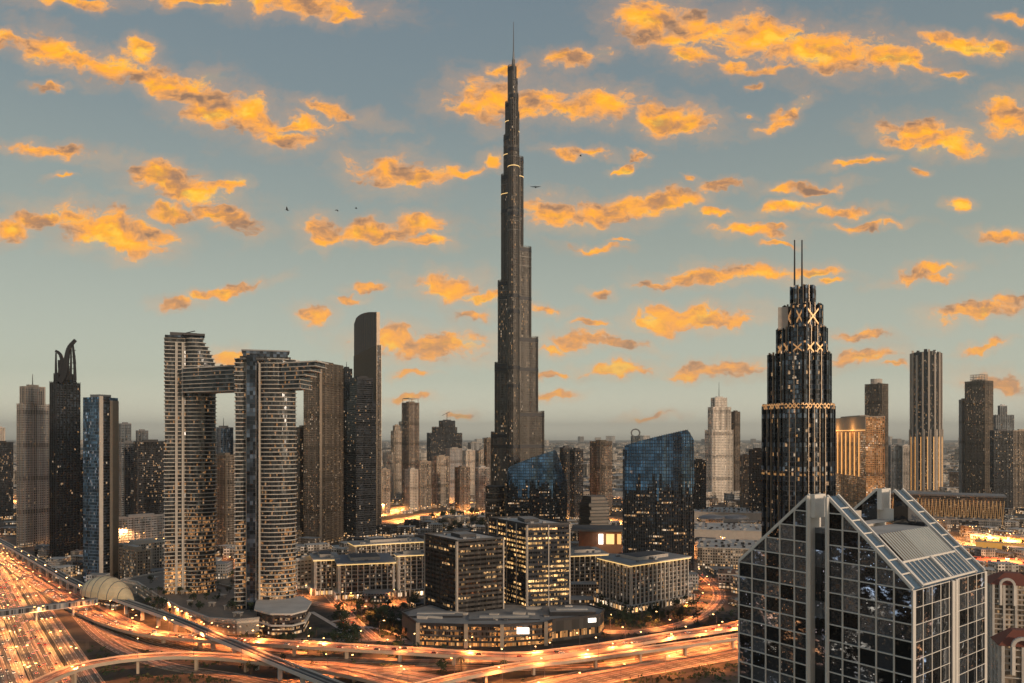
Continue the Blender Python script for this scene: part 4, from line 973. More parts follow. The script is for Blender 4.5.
tower('low_hall', 'long grey low hall with banded front behind the blue glass tower', 1250, 20, 'bluegrey', [(112, 116, 168, 519)], 9, 0, cat='building')
tower('low_hall', 'flat-roofed white depot between the blue tower and the twin towers', 980, 25, 'pale', [(117, 124, 166, 546)], 9, 0, cat='building')
tower('low_hall', 'brown boxy block right beside the base of the blue tower', 930, 25, 'tan', [(119, 137, 150, 552)], 9, 0, cat='building')
tower('low_hall', 'white horizontally banded block right of the twin towers', 905, 18, 'white', [(294, 297, 322, 561)], 0, 4, cat='building')
# --- between and behind the twin towers
tower('residential_tower', 'blue tower seen through the gap between the twin towers', 1500, 30, 'blue', [(214, 220, 233, 428)], 6, 0, 418)
tower('residential_tower', 'bronze block with golden top in the gap between the twin towers', 1200, 28, 'bronze', [(212, 226, 236, 456)], 5)
tower('residential_tower', 'bronze block showing right of the twin towers behind the bronze high-rise', 1300, 28, 'bronze', [(294, 300, 314, 428)], 5)
Yg = base_y(546); gr, fp, zg = tower('bronze_high_rise', 'bronze and dark balconied high-rise right of the striped twin towers', Yg, 58, 'bronze', [(304, 321, 343, 363)], 3.6, 0, cat='skyscraper')
mb = MB(); slabs(mb, fp, 4, zg, 3.8, .8, .8, SM['bronze']); mb.build('floor_slab', gr)
mb = MB(); mb.beam((fp[0][0], fp[0][1]-.8, 0), (fp[0][0], fp[0][1]-.8, zg+2), 3.2, tan_stone); mb.build('corner_post', gr)
# tall slim dark tower with quarter-round top + low dark twins
Yh = base_y(534); fp = cbox(354, 377, 381, Yh, 12); th_ = start('round_top_tower', 'tall slim black tower with rounded top left of the supertall', 'skyscraper', fp)
mb = MB(); zz0 = Z(345, Yh); mb.prism(fp, 0, zz0, FM['navy'], roof_dark); A_, B_, C_, D_ = fp[3], fp[0], fp[1], fp[2]
mb.build('shaft', th_); Lp, Fp_, Rp_ = Vector(fp[3]), Vector(fp[0]), Vector(fp[1]); bk = Rp_-Fp_
crown_m = plain('crown_brown', (.06, .05, .045), .7)
mb = MB(); N_ = 10; prev = None
for i in range(N_+1):
    t = i/N_; px = 354+24*t; yy = 324-12*math.sqrt(max(0, 1-(1-min(1, t/.8))**2)); p = Lp.lerp(Fp_, t*.98)
    cur = (p, Z(yy, p.y))
    if prev:
        (p1, z1), (p2, z2) = prev, cur; q1, q2 = p1+bk*.85, p2+bk*.85
        mb.face([(p1.x, p1.y, zz0), (p2.x, p2.y, zz0), (p2.x, p2.y, z2), (p1.x, p1.y, z1)], crown_m, [(i*2, zz0), (i*2+2, zz0), (i*2+2, z2), (i*2, z1)]); mb.beam((p2.x, p2.y-.4, zz0), (p2.x, p2.y-.4, z2), .7, bronze)
        mb.face([(p1.x, p1.y, z1), (p2.x, p2.y, z2), (q2.x, q2.y, z2), (q1.x, q1.y, z1)], dark_metal)
        mb.face([(q2.x, q2.y, zz0), (q1.x, q1.y, zz0), (q1.x, q1.y, z1), (q2.x, q2.y, z2)], FM['navy'])
    prev = cur
(p2, z2) = prev; q2 = p2+bk*.85; mb.face([(p2.x, p2.y, zz0), (q2.x, q2.y, zz0), (q2.x, q2.y, z2), (p2.x, p2.y, z2)], bronze)
(p2, z2) = (Lp, Z(324, Lp.y)); q2 = p2+bk*.85; mb.face([(q2.x, q2.y, zz0), (p2.x, p2.y, zz0), (p2.x, p2.y, z2), (q2.x, q2.y, z2)], dark_metal)
mb.build('rounded_crown', th_)
mb = MB(); fins(mb, fp, 0, zz0+1, 3.4, .5, .8, bronze); mb.build('vertical_fin', th_)
tower('slope_tower', 'dark navy lower tower leaning against the tall round-topped one', Yh-90, 30, 'navy', [(347, 356, 376, 400), (350, 357, 373, 378)], 0, 4.2)
tower('slope_tower', 'dark thin tower between the bronze high-rise and round-topped tower', Yh-40, 40, 'navy', [(338, 343, 354, 385), (341, 345, 352, 369)], 4, 0, 362)
# --- residential cluster left of the supertall
cl = [((383, 386, 393, 453), 'pale', 2100), ((391, 394, 403, 431), 'tan', 2200), ((399, 402, 409, 422), 'pale', 2250), ((402, 409, 419, 403), 'bronze', 2000),
      ((427, 431, 462, 433), 'dark', 2500), ((416, 420, 431, 462), 'tan', 1900), ((432, 437, 449, 457), 'tan', 1950), ((446, 450, 462, 449), 'grey', 2100),
      ((462, 466, 475, 451), 'pale', 2200), ((475, 479, 490, 451), 'tan', 2300), ((475, 479, 489, 468), 'white', 1900), ((484, 487, 494, 439), 'bronze', 2200), ((468, 471, 479, 443), 'grey', 2700), ((378, 382, 390, 470), 'tan', 1800), ((405, 410, 418, 470), 'pale', 1850), ((455, 460, 470, 468), 'bronze', 1850)]
desc = ['short pale tower at the left end of the cluster behind the round-topped tower', 'tan stepped tower with notched top beside the tallest one of the cluster', 'pale slim tower touching the tallest tower of the cluster',
 'tallest bronze tower with open framed top in the cluster left of the supertall', 'broad dark tower under construction with a crane, left of the supertall', 'stubby tan tower with fins below the construction tower',
 'tan tower with pale crown in front of the construction tower', 'grey slim tower at the right foot of the construction tower', 'pale narrow tower midway between construction tower and supertall', 'tan tower with flat top next to the supertall',
 'white tower with glowing crown low beside the supertall', 'bronze narrow tower touching the left side of the supertall', 'small distant grey tower behind the pale narrow one', 'small tan block at the foot of the round-topped tower', 'pale lower block in front of the tallest cluster tower', 'bronze lower block between the grey slim tower and the white crowned one']
for (t4, m_, Y), ds in zip(cl, desc):
    tt = [t4]
    if t4[0] == 427: tt = [t4, (432, 436, 457, 427), (439, 443, 455, 421)]
    if t4[0] == 391: tt = [t4, (393, 395, 400, 426)]
    rt, fp, z0 = tower('residential_tower', ds, Y, 32, m_, tt, 6, 0, 415 if t4[0] == 427 else None)
    if t4[0] == 402:
        mb = MB(); f2 = shrink(fp, .9)
        for p in f2: mb.beam((p[0], p[1], z0), (p[0], p[1], z0+12), 1.5, pale_concrete)
        mb.prism(f2, z0+11, z0+13, pale_concrete); mb.build('open_crown', rt)
    if t4[0] == 427:
        mb = MB(); cx, cy = centroid(fp); zc = Z(413, cy); mb.beam((cx, cy, z0), (cx, cy, zc), 1.4, dark_metal); mb.beam((cx-16, cy, zc-8), (cx+8, cy, zc+4), 1.2, dark_metal); mb.build('crane', rt)
# --- between supertall and mast tower
tower('residential_tower', 'dark twin block just behind the smaller sail tower', 1700, 30, 'dark', [(560, 564, 572, 448)], 6)
tower('residential_tower', 'second dark block with lighter corner behind the smaller sail tower', 1650, 35, 'dark', [(570, 575, 583, 450)], 6)
tower('residential_tower', 'two-toned bronze tower standing alone between the sail towers', 1750, 50, 'bronze', [(590, 600, 612, 442)], 5)
rt, fp, z0 = tower('observation_tower', 'far slim tower with round blue top above the larger sail tower', 3200, 30, 'bluegrey', [(631, 633, 640, 436)], 8, 0, None, 'tower', False)
cx, cy = centroid(fp); mb = MB(); r0 = 17
for i in range(16):
    t0, t1 = 2*math.pi*i/16, 2*math.pi*(i+1)/16; mb.beam((cx+r0*math.cos(t0), cy, z0+12+r0*.9*math.sin(t0)), (cx+r0*math.cos(t1), cy, z0+12+r0*.9*math.sin(t1)), 5, grey_metal)
mb.build('round_frame', rt)
tower('residential_tower', 'dark low tower left of the white terraced tower', 1700, 30, 'dark', [(692, 696, 706, 461)], 6)
wt, fp, z0 = tower('white_terraced_tower', 'white terraced tower with flared base and thin crown', base_y(503), 30, 'white', [(688, 705, 746, 492), (705, 712, 733, 430), (708, 713, 731, 407), (711, 715, 727, 398)], 8.4, 0, 382, 'skyscraper')
tower('residential_tower', 'thin bronze strip tower against the right side of the white one', base_y(503)+40, 60, 'bronze', [(731, 735, 740, 412)], 4)
tower('residential_tower', 'brown block right of the white terraced tower', 1750, 30, 'bronze', [(740, 743, 750, 456)], 6)
tower('residential_tower', 'dark framed block with reddish face left of the mast tower', 1650, 30, 'dark', [(749, 752, 765, 450)], 6, 0, None)
# --- right side
Yo = base_y(536); go, fp, z0 = tower('golden_hotel', 'golden-lit tan hotel slab right of the twin-mast tower', Yo, 18, 'gold', [(828, 866, 885, 417)], 0, 0, cat='hotel')
Lp, Fp_ = Vector(fp[3]), Vector(fp[0]); nn = Vector((Fp_.y-Lp.y, Lp.x-Fp_.x)).normalized()
mb = MB(); a, b = Lp.lerp(Fp_, .03)+nn*1.3, Fp_+nn*1.3
mb.prism([tuple(a), tuple(b), tuple(b-nn), tuple(a-nn)], z0-22, z0+1, tan_stone); mb.build('crown_wall', go)
mb = MB(); mb.prism([tuple(a+nn*1.5), tuple(b+nn*1.5), tuple(b+nn*.3), tuple(a+nn*.3)], z0-23.5, z0-22, glow_warm); mb.build('cornice_light', go)
ldh = bpy.data.lights.new('crown_uplight', 'POINT'); ldh.energy = 14000; ldh.color = (1, .5, .15); ldh.shadow_soft_size = 1
for q in (.3, .7):
    c = Lp.lerp(Fp_, q)+nn*13; lo_ = bpy.data.objects.new('crown_uplight', ldh); link(lo_, go); lo_.location = (c.x-go.location.x, c.y-go.location.y, z0-20)
for q in range(6):
    c = Lp.lerp(Fp_, .3+.11*q)+nn*1.2; mb = MB(); mb.obox(c.x, c.y, 1, 0, 1.4, 1.4, z0-105, z0-26, glow_warm); mb.build('lit_slot', go)
pt_, fp, z0 = tower('residential_tower', 'bronze tower with pale edge and drum top behind the golden hotel', base_y(508), 62, 'bronze', [(865, 882, 888, 384)], 4, 4.0)
mb = MB(); cx, cy = centroid(fp); mb.prism(ell(cx, cy, 14, 10, 14), z0, z0+14, pale_concrete, roof_grey); mb.build('drum_top', pt_)
Yq = base_y(495); r_ = start('fluted_tower', 'slender beige fluted tower with jagged dark crown, right of the mast tower', 'skyscraper', flat(911, 941, Yq, 40))
mb = MB(); cx, cy = X(926, Yq+25), Yq+25; rr_ = (941-911)/F*Yq/2-2.5; zc = Z(430, Yq)
flu = plain('fluted_stone', (.55, .46, .38), .6); mb.prism(ell(cx, cy, rr_-2, rr_-2, 20), 0, Z(352, Yq), FM['dark'], roof_dark); mb.build('shaft', r_)
mb = MB()
for i in range(16):
    t = 2*math.pi*i/16+.1; top = 355-5*((i*7) % 3)/2.+3*(math.cos(t) > .5); mb.obox(cx+rr_*math.cos(t), cy+rr_*math.sin(t), math.cos(t), math.sin(t), 4.5, 3.3+(i % 2)*1.5, 0, Z(top, Yq), flu)
mb.build('fluted_pier', r_)
mb = MB(); mb.prism(ell(cx, cy, rr_+2.0, rr_+2.0, 16), 0, zc, FM['dark'], roof_pale)
for i in range(16):
    t = 2*math.pi*(i+.5)/16; mb.obox(cx+(rr_+2.5)*math.cos(t), cy+(rr_+2.5)*math.sin(t), math.cos(t), math.sin(t), 3.5, 2.2 if i % 2 else 4.2, 0, zc+2, flu)
mb.build('lower_skirt', r_)
mb = MB()
for i in range(16):
    t = 2*math.pi*i/16; mb.obox(cx+(rr_+2.6)*math.cos(t), cy+(rr_+2.6)*math.sin(t), math.cos(t), math.sin(t), .8, 1.4, 4, zc-20, glow_warm)
mb.build('light_strip', r_)
mb = MB()
for i in range(9):
    t = 2*math.pi*i/9; mb.obox(cx+rr_*.6*math.cos(t), cy+rr_*.6*math.sin(t), -math.sin(t), math.cos(t), 9, 4, Z(358, Yq), Z(349+(i % 3)*2, Yq), dark_metal)
mb.build('jagged_crown', r_)
Yr = base_y(505); rt, fp, z0 = tower('residential_tower', 'bronze balconied tower with cage top near the right edge', Yr, 58, 'bronze', [(965, 985, 993, 381)], 4, 4.0)
mb = MB(); f2 = shrink(fp, .62)
for i in range(4):
    a, b = Vector(f2[i]), Vector(f2[(i+1) % 4])
    for j in range(4): p = a.lerp(b, j/4); mb.beam((p.x, p.y, z0), (p.x, p.y, z0+18), .9, pale_concrete)
    for h_ in (6, 12, 18): mb.beam((a.x, a.y, z0+h_), (b.x, b.y, z0+h_), .9, pale_concrete)
mb.build('roof_cage', rt)
tower('residential_tower', 'slim grey strip tower on the left side of the cage-topped tower', Yr+60, 40, 'grey', [(959, 962, 968, 400)], 4)
tower('office_block', 'dark stepped tower with jagged top behind the right edge blocks', 2300, 30, 'bluegrey', [(993, 996, 1014, 415), (998, 1000, 1007, 406)], 6)
tower('office_block', 'dark broad block right beside the cage-topped tower', 1850, 30, 'dark', [(990, 994, 1013, 431)], 7)
tower('office_block', 'brown-grey block cut by the right edge of the picture', 1900, 30, 'bronze', [(1010, 1013, 1040, 431)], 7)
tower('office_block', 'blue-grey low block between golden hotel and fluted tower', 2200, 30, 'bluegrey', [(888, 891, 902, 446)], 8)
tower('office_block', 'white small block beside the blue-grey one, left of the fluted tower', 2400, 30, 'white', [(901, 903, 910, 446)], 8)
# mall with lit zigzag front
Ym = 1560.; fp = cbox(884, 962, 1030, Ym, 14); r_ = start('shopping_mall', 'long low mall with golden zigzag lattice front near the right edge', 'shopping mall', flat(884, 1000, Ym, 60))
fp = flat(884, 1002, Ym, 70); zt_ = Z(496, Ym); mb = MB(); mb.prism(fp, 0, zt_, FM['bronze'], roof_pale); mb.build('wall', r_)
mb = MB(); a, b = Vector(fp[0]), Vector(fp[1]); n_ = 64; zig_m = plain('zigzag_bronze', (.40, .28, .16), .5, .3, emis=(1, .5, .16), es=.22)
for j in range(n_):
    p, q = a.lerp(b, j/n_), a.lerp(b, (j+1)/n_); z0_, z1_ = (6, zt_-6) if j % 2 else (zt_-6, 6)
    mb.beam((p.x, p.y-2, z0_), (q.x, q.y-2, z1_), .8, zig_m)
mb.build('lattice_front', r_)
mb = MB(); mb.prism(offs(fp, 4), zt_, zt_+3, grey_metal, roof_grey); mb.build('roof', r_)
# mall roofs in the middle distance
def lowroof(lab, pa, pb, ya, zt_, m, mr, dep=60, extra=None, name='mall_wing'):
    Y = (H)*F/(ya-HY); fp = flat(pa, pb, Y, dep); r_ = start(name, lab, 'building', fp)
    mb = MB(); mb.prism(fp, 0, zt_, m, mr); mb.build('wall', r_)
    mb = MB(); mb.prism(offs(fp, .8), zt_, zt_+1.4, pale_concrete, mr); mb.build('roof', r_)
    mb = MB(); ex = Vector(fp[1])-Vector(fp[0]); ey = Vector(fp[3])-Vector(fp[0])
    r2 = random.Random(int(pa*7+ya))
    for q in range(int(ex.length/9)):
        for h_ in range(int(ey.length/16)):
            if r2.random() < .6:
                p = Vector(fp[0])+ex*((q+.5+r2.uniform(-.2, .2))*9/ex.length)+ey*((h_+.5)*16/ey.length)
                mb.obox(p.x, p.y, ex.x, ex.y, r2.uniform(2, 5), r2.uniform(2, 5), zt_+1.42, zt_+r2.uniform(2.6, 4.6), r2.choice((grey_metal, dark_metal, roof_pale)))
    mb.build('cooling_unit', r_); return r_, fp
lowroof('mall wing with brown wall and flat roof behind the ring road', 697, 770, 570, 27, FM['tan'], roof_pale, 90)
r_, fp = lowroof('white mall roof with two shallow domes left of the mast tower', 690, 772, 545, 22, pale_concrete, roof_pale, 110)
mb = MB()
for a in (712, 735):
    c = at(a, 519, 22)
    for k in range(4): mb.loft(ell(c.x, c.y, 26*math.cos(k*.38), 20*math.cos(k*.38), 20), 23.5+7*math.sin(k*.38), ell(c.x, c.y, 26*math.cos((k+1)*.38), 20*math.cos((k+1)*.38), 20), 23.5+7*math.sin((k+1)*.38), grey_metal)
mb.build('dome', r_)
lowroof('long pale mall roof at the foot of the white terraced tower', 690, 768, 522, 18, pale_concrete, roof_pale, 120)
lowroof('reddish roofed mall entrance with white frames beside the ring road', 718, 768, 590, 16, FM['white'], roof_brown, 36)
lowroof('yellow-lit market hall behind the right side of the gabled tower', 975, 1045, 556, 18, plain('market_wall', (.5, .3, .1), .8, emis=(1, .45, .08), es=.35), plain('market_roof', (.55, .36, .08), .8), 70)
lowroof('red-lit market row in front of the yellow market hall', 962, 1045, 572, 10, FM['gold'], plain('market_red_roof', (.35, .07, .04), .8), 50)
lowroof('grey long car park roof behind the gabled tower', 900, 1000, 528, 16, FM['grey'], roof_grey, 110)
# villas at bottom right: beige apartment blocks with red roofs and arched gable
beige_m = facade('beige_apartment', (.52, .40, .30), (.10, .08, .06), 2.6, 3.5, (.25, .72), (.25, .75), .14, WARM, 1.2, .2, .25)
red_roof = plain('red_tile_roof', (.22, .07, .045), .8, sc=.8)
for k, (a, c, b, yt, Y, lab) in enumerate(((984, 992, 1040, 584, 560, 'beige apartment block with red roof right behind the gabled tower'), (994, 1001, 1045, 645, 400, 'nearest beige apartment block with arched gable at the bottom right corner'))):
    fp = cbox(a, c, b, Y, 12); zt_ = Z(yt, Y); r_ = start('apartment_block', lab, 'apartment block', fp)
    mb = MB(); mb.prism(fp, 0, zt_, beige_m, roof_brown); mb.build('wall', r_)
    mb = MB(); slabs(mb, fp, 3.5, zt_, 3.5, .7, .5, white_stone); fins(mb, fp, 0, zt_, 8, 1.4, 1.2, white_stone); mb.build('balcony', r_)
    mb = MB(); cx, cy = centroid(fp); mb.loft(offs(fp, 1.5), zt_, shrink(fp, .35), zt_+7, red_roof); mb.build('roof', r_)
    mb = MB(); A_, B_ = Vector(fp[0]), Vector(fp[1]); exx = (B_-A_).normalized(); nn = Vector((exx.y, -exx.x)); c = A_+exx*9+nn*1.6; rr2 = 4.2; P = []
    for i in range(13):
        t = math.pi*i/12; P.append((c.x+exx.x*rr2*math.cos(t), c.y+exx.y*rr2*math.cos(t), zt_+rr2*math.sin(t)))
    for i in range(12): mb.beam(P[i], P[i+1], 1.6, white_stone)
    for s_ in (-1, 1): mb.beam((c.x+exx.x*rr2*s_, c.y+exx.y*rr2*s_, zt_-14), (c.x+exx.x*rr2*s_, c.y+exx.y*rr2*s_, zt_), 1.6, white_stone)
    mb.build('arched_gable', r_)

# ================================================================== metro station shell and footbridge
c = at(107, 592, 15); sh_m = plain('station_shell_gold', (.85, .68, .42), .4, .1, var=.35, sc=.12)
ms = empty('metro_station', (c.x, c.y, 0)); tag(ms, 'golden shell-shaped metro station on the viaduct beside the highway', 'metro station'); OCC.append((c.x, c.y, 45))
dv = Vector((1, -.62, 0)); dv.normalize(); nv = Vector((-dv.y, dv.x, 0))
mb = MB(); NU, NV = 24, 10
def shp(i, j):
    t = -1+2*i/NU; w = max(.004, (1-abs(t)**2.))**(.75 if t < 0 else 1.0); ph = math.pi*j/NV
    return c+dv*(t*46)+nv*(math.cos(ph)*15*w)+Vector((0, 0, -4+math.sin(ph)*20*w))
for i in range(NU):
    for j in range(NV): mb.face([shp(i, j), shp(i, j+1), shp(i+1, j+1), shp(i+1, j)], sh_m)
mb.build('shell_roof', ms, True)
mb = MB(); mb.obox(c.x, c.y, dv.x, dv.y, 56, 19, 5, 11.5, FM['dark'], roof_grey); mb.build('platform', ms)
mb = MB()
for t in (-20, -7, 7, 20): mb.obox(c.x+dv.x*t, c.y+dv.y*t, dv.x, dv.y, 3, 8, 0, 5, pale_concrete)
mb.build('pier', ms)
for i in range(2, NU-1, 3):
    mb = MB()
    for j in range(NV): mb.beam(shp(i, j)+Vector((0, 0, .2)), shp(i, j+1)+Vector((0, 0, .2)), .5, grey_metal)
    mb.build('shell_rib', ms)
a, b = at(-30, 617, 11), at(97, 601, 11); fb_ = empty('footbridge', (a.x, a.y, 0)); tag(fb_, 'enclosed grey footbridge crossing the highway to the metro station', 'footbridge')
mb = MB(); mb.beam(a, b, 6, FM['bluegrey'], 4.4); mb.build('enclosed_walkway', fb_)
mb = MB(); mb.beam(a+Vector((0, 0, 2.6)), b+Vector((0, 0, 2.6)), 7, grey_metal, .7); mb.build('roof', fb_)
mb = MB(); mb.beam(a+Vector((0, 0, -2.5)), b+Vector((0, 0, -2.5)), 6.6, pale_concrete, .6); mb.build('floor_slab', fb_)
for t in (.2, .5, .8):
    p = a.lerp(b, t); mb = MB(); mb.tube((p.x, p.y, 0), (p.x, p.y, 8.2), .9, .9, pale_concrete, 10); mb.build('column', fb_)

# ================================================================== street lamps
lamp_head = plain('sodium_lamp', (.8, .6, .3), .5, emis=(1, .50, .15), es=12.); lamp_head.cycles.emission_sampling = 'NONE'
def make_lamp(hgt, arm, double, power, r, col, spot=150, name='street_lamp'):
    root = empty(name, (0, 0, 0)); mb = MB(); mb.tube((0, 0, 0), (0, 0, hgt), .16, .09, grey_metal, 6); mb.build('pole', root)
    for s_ in ((-1, 1) if double else (1,)):
        mb = MB(); mb.beam((0, 0, hgt-.2), (s_*arm, 0, hgt+.1), .14, grey_metal); mb.build('arm', root)
        mb = MB(); mb.prism([(s_*arm-.7, -.3), (s_*arm+.7, -.3), (s_*arm+.7, .3), (s_*arm-.7, .3)], hgt-.1, hgt+.15, lamp_head); mb.build('lamp_head', root)
    ld = bpy.data.lights.new('lamp_light', 'SPOT'); ld.energy = power; ld.color = col; ld.spot_size = R(spot); ld.spot_blend = .5; ld.shadow_soft_size = .5
    lo = bpy.data.objects.new('lamp_light', ld); lo.location = (0 if double else arm, 0, hgt-.5); link(lo, root)
    return root
def bury(root):
    pass
SOD = (1, .40, .10)
def put_lamps(proto, path, off, step, dz, grp, lab, first, phase=0., flip=False):
    s_ = phase; N_ = normals(path)
    for i in range(1, len(path)):
        s_ += (path[i]-path[i-1]).length
        if s_ < step: continue
        s_ = 0; p = path[i]+N_[i]*off
        if abs(p.x) > .68*p.y+30 or p.y < 500: continue
        if first[0]: first[0] = False; o = proto
        else: o = copy_tree(proto)
        o.location = (p.x, p.y, p.z+dz); o.rotation_euler = (0, 0, math.atan2(N_[i].y, N_[i].x)+(math.pi if flip else 0))
        tag(o, lab, 'street lamp', grp)
lampA = make_lamp(14, 3.5, True, 40000, .5, (1, .43, .13)); fa = [True]
for key in ('highway_outbound',):
    put_lamps(lampA, ROADS[key][0], 12.8, 52, 0, 'lamps along the wide highway', 'double-armed lamp along the wide highway at lower left', fa)
    put_lamps(lampA, ROADS[key][0], -13.5, 52, 0, 'lamps along the wide highway', 'double-armed lamp along the wide highway at lower left', fa, 17)
put_lamps(lampA, ROADS['highway_inbound'][0], -14.0, 95, 0, 'lamps along the wide highway', 'double-armed lamp along the wide highway at lower left', fa)
lampB = make_lamp(14, 4, False, 40000, .5, (1, .30, .075), 142); fbb = [True]
for key, off in (('upper', 7.6), ('lower', 5.1), ('loop', 6.1)):
    put_lamps(lampB, ROADS[key][0], -off, 36, 0, 'lamps along the raised ramps', 'single-armed lamp on the edge of a raised ramp', fbb, 0)
lampC = make_lamp(13, 4, False, 42000, .5, (1, .31, .08), 148); fc = [True]
for key, off in (('ramp_road', 7.5), ('link_road', 9.5), ('cross_road', 7), ('ring_road', 7), ('city_street', 7)):
    put_lamps(lampC, ROADS[key][0], off, 50, 0, 'lamps along ground-level roads', 'single-armed lamp beside a ground-level road', fc)
cr = smooth_path([at(470, 706), at(560, 684), at(620, 672), at(680, 661), at(740, 650), at(830, 630)])
for off in (-17.6, 17.6): put_lamps(lampC, cr, off, 34, 0, 'lamps along ground-level roads', 'single-armed lamp beside a ground-level road', fc, flip=off < 0)
cs = smooth_path([at(120, 545), at(200, 560), at(300, 600), at(400, 604), at(500, 575), at(580, 560), at(660, 545)]); put_lamps(lampC, cs, 8, 60, 0, 'lamps along ground-level roads', 'single-armed lamp beside a ground-level road', fc)
cs = smooth_path([at(300, 560), at(345, 612), at(375, 640)]); put_lamps(lampC, cs, 7, 60, 0, 'lamps along ground-level roads', 'single-armed lamp beside a ground-level road', fc)
cw_ = smooth_path([at(146, 603), at(180, 628), at(210, 642), at(262, 643)]); put_lamps(lampC, cw_, 0, 22, 0, 'lamps along ground-level roads', 'single-armed lamp beside a ground-level road', fc)
lampD = make_lamp(22, 8, True, 330000, .6, (1, .42, .11), 166); fd = [True]
for pts in ([at(385, 523), at(410, 519), at(440, 514), at(475, 512), at(520, 514), at(600, 520), at(700, 530)], [at(376, 516), at(400, 509), at(430, 505), at(470, 503), at(510, 504)]):
    put_lamps(lampD, smooth_path(pts), 0, 46, 0, 'lamps along the golden boulevard', 'tall lamp on the glowing boulevard at the foot of the supertall', fd)
lampE = make_lamp(30, 5, True, 620000, .6, (1, .40, .13), 172); fe = [True]
for pts in ([at(820, 520), at(900, 530), at(1040, 560)], [at(0, 500), at(60, 505), at(160, 503), at(260, 505)], [at(690, 560), at(770, 556)], [at(950, 548), at(1030, 552)], [at(955, 566), at(1030, 572)], [at(560, 508), at(620, 506), at(700, 508)], [at(120, 510), at(165, 512)], [at(70, 530), at(160, 560)]):
    put_lamps(lampE, smooth_path(pts), 0, 80, 0, 'lamps of the far streets', 'tall street lamp among the middle distance streets', fe, 30)

# ================================================================== cars
def car_proto(nm, col):
    pm = plain('car_paint_'+nm, col, .3, .2, var=.05); gm2 = plain('car_glass', (.02, .02, .025), .08, 0, var=.05)
    hl = plain('headlight_lens', (.8, .8, .8), .3, emis=(1, .80, .5), es=8.); tl_ = plain('taillight_lens', (.6, .05, .02), .3, emis=(1, .08, .03), es=7.)
    for q in (hl, tl_): q.cycles.emission_sampling = 'NONE'
    mb = MB(); w = .92
    prof = [(-2.25, .35), (2.2, .35), (2.25, .68), (1.3, .88), (-1.9, .95), (-2.25, .8)]
    for i in range(6):
        a, b = prof[i], prof[(i+1) % 6]; mb.face([(a[0], w, a[1]), (b[0], w, b[1]), (b[0], -w, b[1]), (a[0], -w, a[1])], pm)
    mb.face([(a[0], -w, a[1]) for a in prof], pm); mb.face([(a[0], w, a[1]) for a in prof][::-1], pm)
    cb_ = [(-1.9, .94), (1.3, .87)]; tp_ = [(-1.35, 1.45), (.45, 1.45)]
    for s_ in (-1, 1): 
        f_ = [(-1.9, s_*.88, .95), (1.3, s_*.88, .88), (.45, s_*.72, 1.42), (-1.35, s_*.72, 1.42)]; mb.face(f_ if s_ < 0 else f_[::-1], gm2)
    mb.face([(1.3, -.88, .88), (1.3, .88, .88), (.45, .72, 1.42), (.45, -.72, 1.42)], gm2); mb.face([(-1.9, .88, .95), (-1.9, -.88, .95), (-1.35, -.72, 1.42), (-1.35, .72, 1.42)], gm2)
    mb.face([(-1.35, -.72, 1.425), (.45, -.72, 1.425), (.45, .72, 1.425), (-1.35, .72, 1.425)], pm)
    for xx in (-1.4, 1.4):
        for s_ in (-1, 1): mb.tube((xx, s_*.70, .33), (xx, s_*.95, .33), .33, .33, dark_metal, 8)
    for s_ in (-1, 1):
        mb.face([(2.26, s_*.65-.2, .48), (2.26, s_*.65+.2, .48), (2.10, s_*.65+.2, .78), (2.10, s_*.65-.2, .78)], hl)
        mb.face([(-2.27, s_*.66+.2, .55), (-2.27, s_*.66-.2, .55), (-2.22, s_*.66-.2, .86), (-2.22, s_*.66+.2, .86)], tl_)
    o = mb.build('car'); return o
cars = {k: car_proto(k, c) for k, c in (('white', (.7, .7, .68)), ('silver', (.35, .35, .36)), ('black', (.03, .03, .035)), ('red', (.35, .03, .02)), ('tan', (.4, .32, .22)))}
used = set(); ncar = 0
def drive(path, dz, offs_, sgn, gap, where):
    global ncar
    N_ = normals(path); cum = [0]
    for i in range(1, len(path)): cum.append(cum[-1]+(path[i]-path[i-1]).length)
    for of in offs_:
        s_ = rnd.uniform(0, gap)
        while s_ < cum[-1]:
            i = max(k for k in range(len(cum)) if cum[k] <= s_)
            if i < len(path)-1:
                t = (s_-cum[i])/(cum[i+1]-cum[i]); p = path[i].lerp(path[i+1], t)+N_[i]*of
                if abs(p.x) < .66*p.y+5 and 545 < p.y < 1150 and ncar < 250:
                    k = rnd.choice(['white', 'white', 'silver', 'black', 'tan', 'red']); src = cars[k]
                    o = src if k not in used else src.copy()
                    if k in used: link(o)
                    used.add(k); dd = path[i+1]-path[i]
                    o.location = (p.x, p.y, p.z+dz+.01); o.rotation_euler = (0, 0, math.atan2(dd.y*sgn, dd.x*sgn))
                    tag(o, '%s car in the evening traffic %s' % (k, where), 'car', '%s cars %s' % (k, where)); ncar += 1
            s_ += rnd.uniform(gap*.6, gap*1.5)
P_, w_, dz_ = ROADS['highway_outbound']; drive(P_, dz_, (-7.2, -3.6, 0, 3.6, 7.2), -1, 34, 'on the wide highway')
P_, w_, dz_ = ROADS['highway_inbound']; drive(P_, dz_, (9.2, 5.6, 1.8, -1.8), 1, 34, 'on the wide highway')
P_, w_, dz_ = ROADS['upper']; drive(P_, dz_, (-4, 0, 4), 1, 46, 'on a raised ramp')
P_, w_, dz_ = ROADS['loop']; drive(P_, dz_, (-2.5, 2.5), 1, 42, 'on a raised ramp')
P_, w_, dz_ = ROADS['lower']; drive(P_, dz_, (-2, 2), 1, 42, 'on a raised ramp')
drive(cr, .06, (-13, -9.4, -5.8, 5.8, 9.4, 13), 1, 44, 'on the roads at bottom right')
P_, w_, dz_ = ROADS['link_road']; drive(P_, dz_, (-5, 0, 5), 1, 46, 'on the ground-level link road')
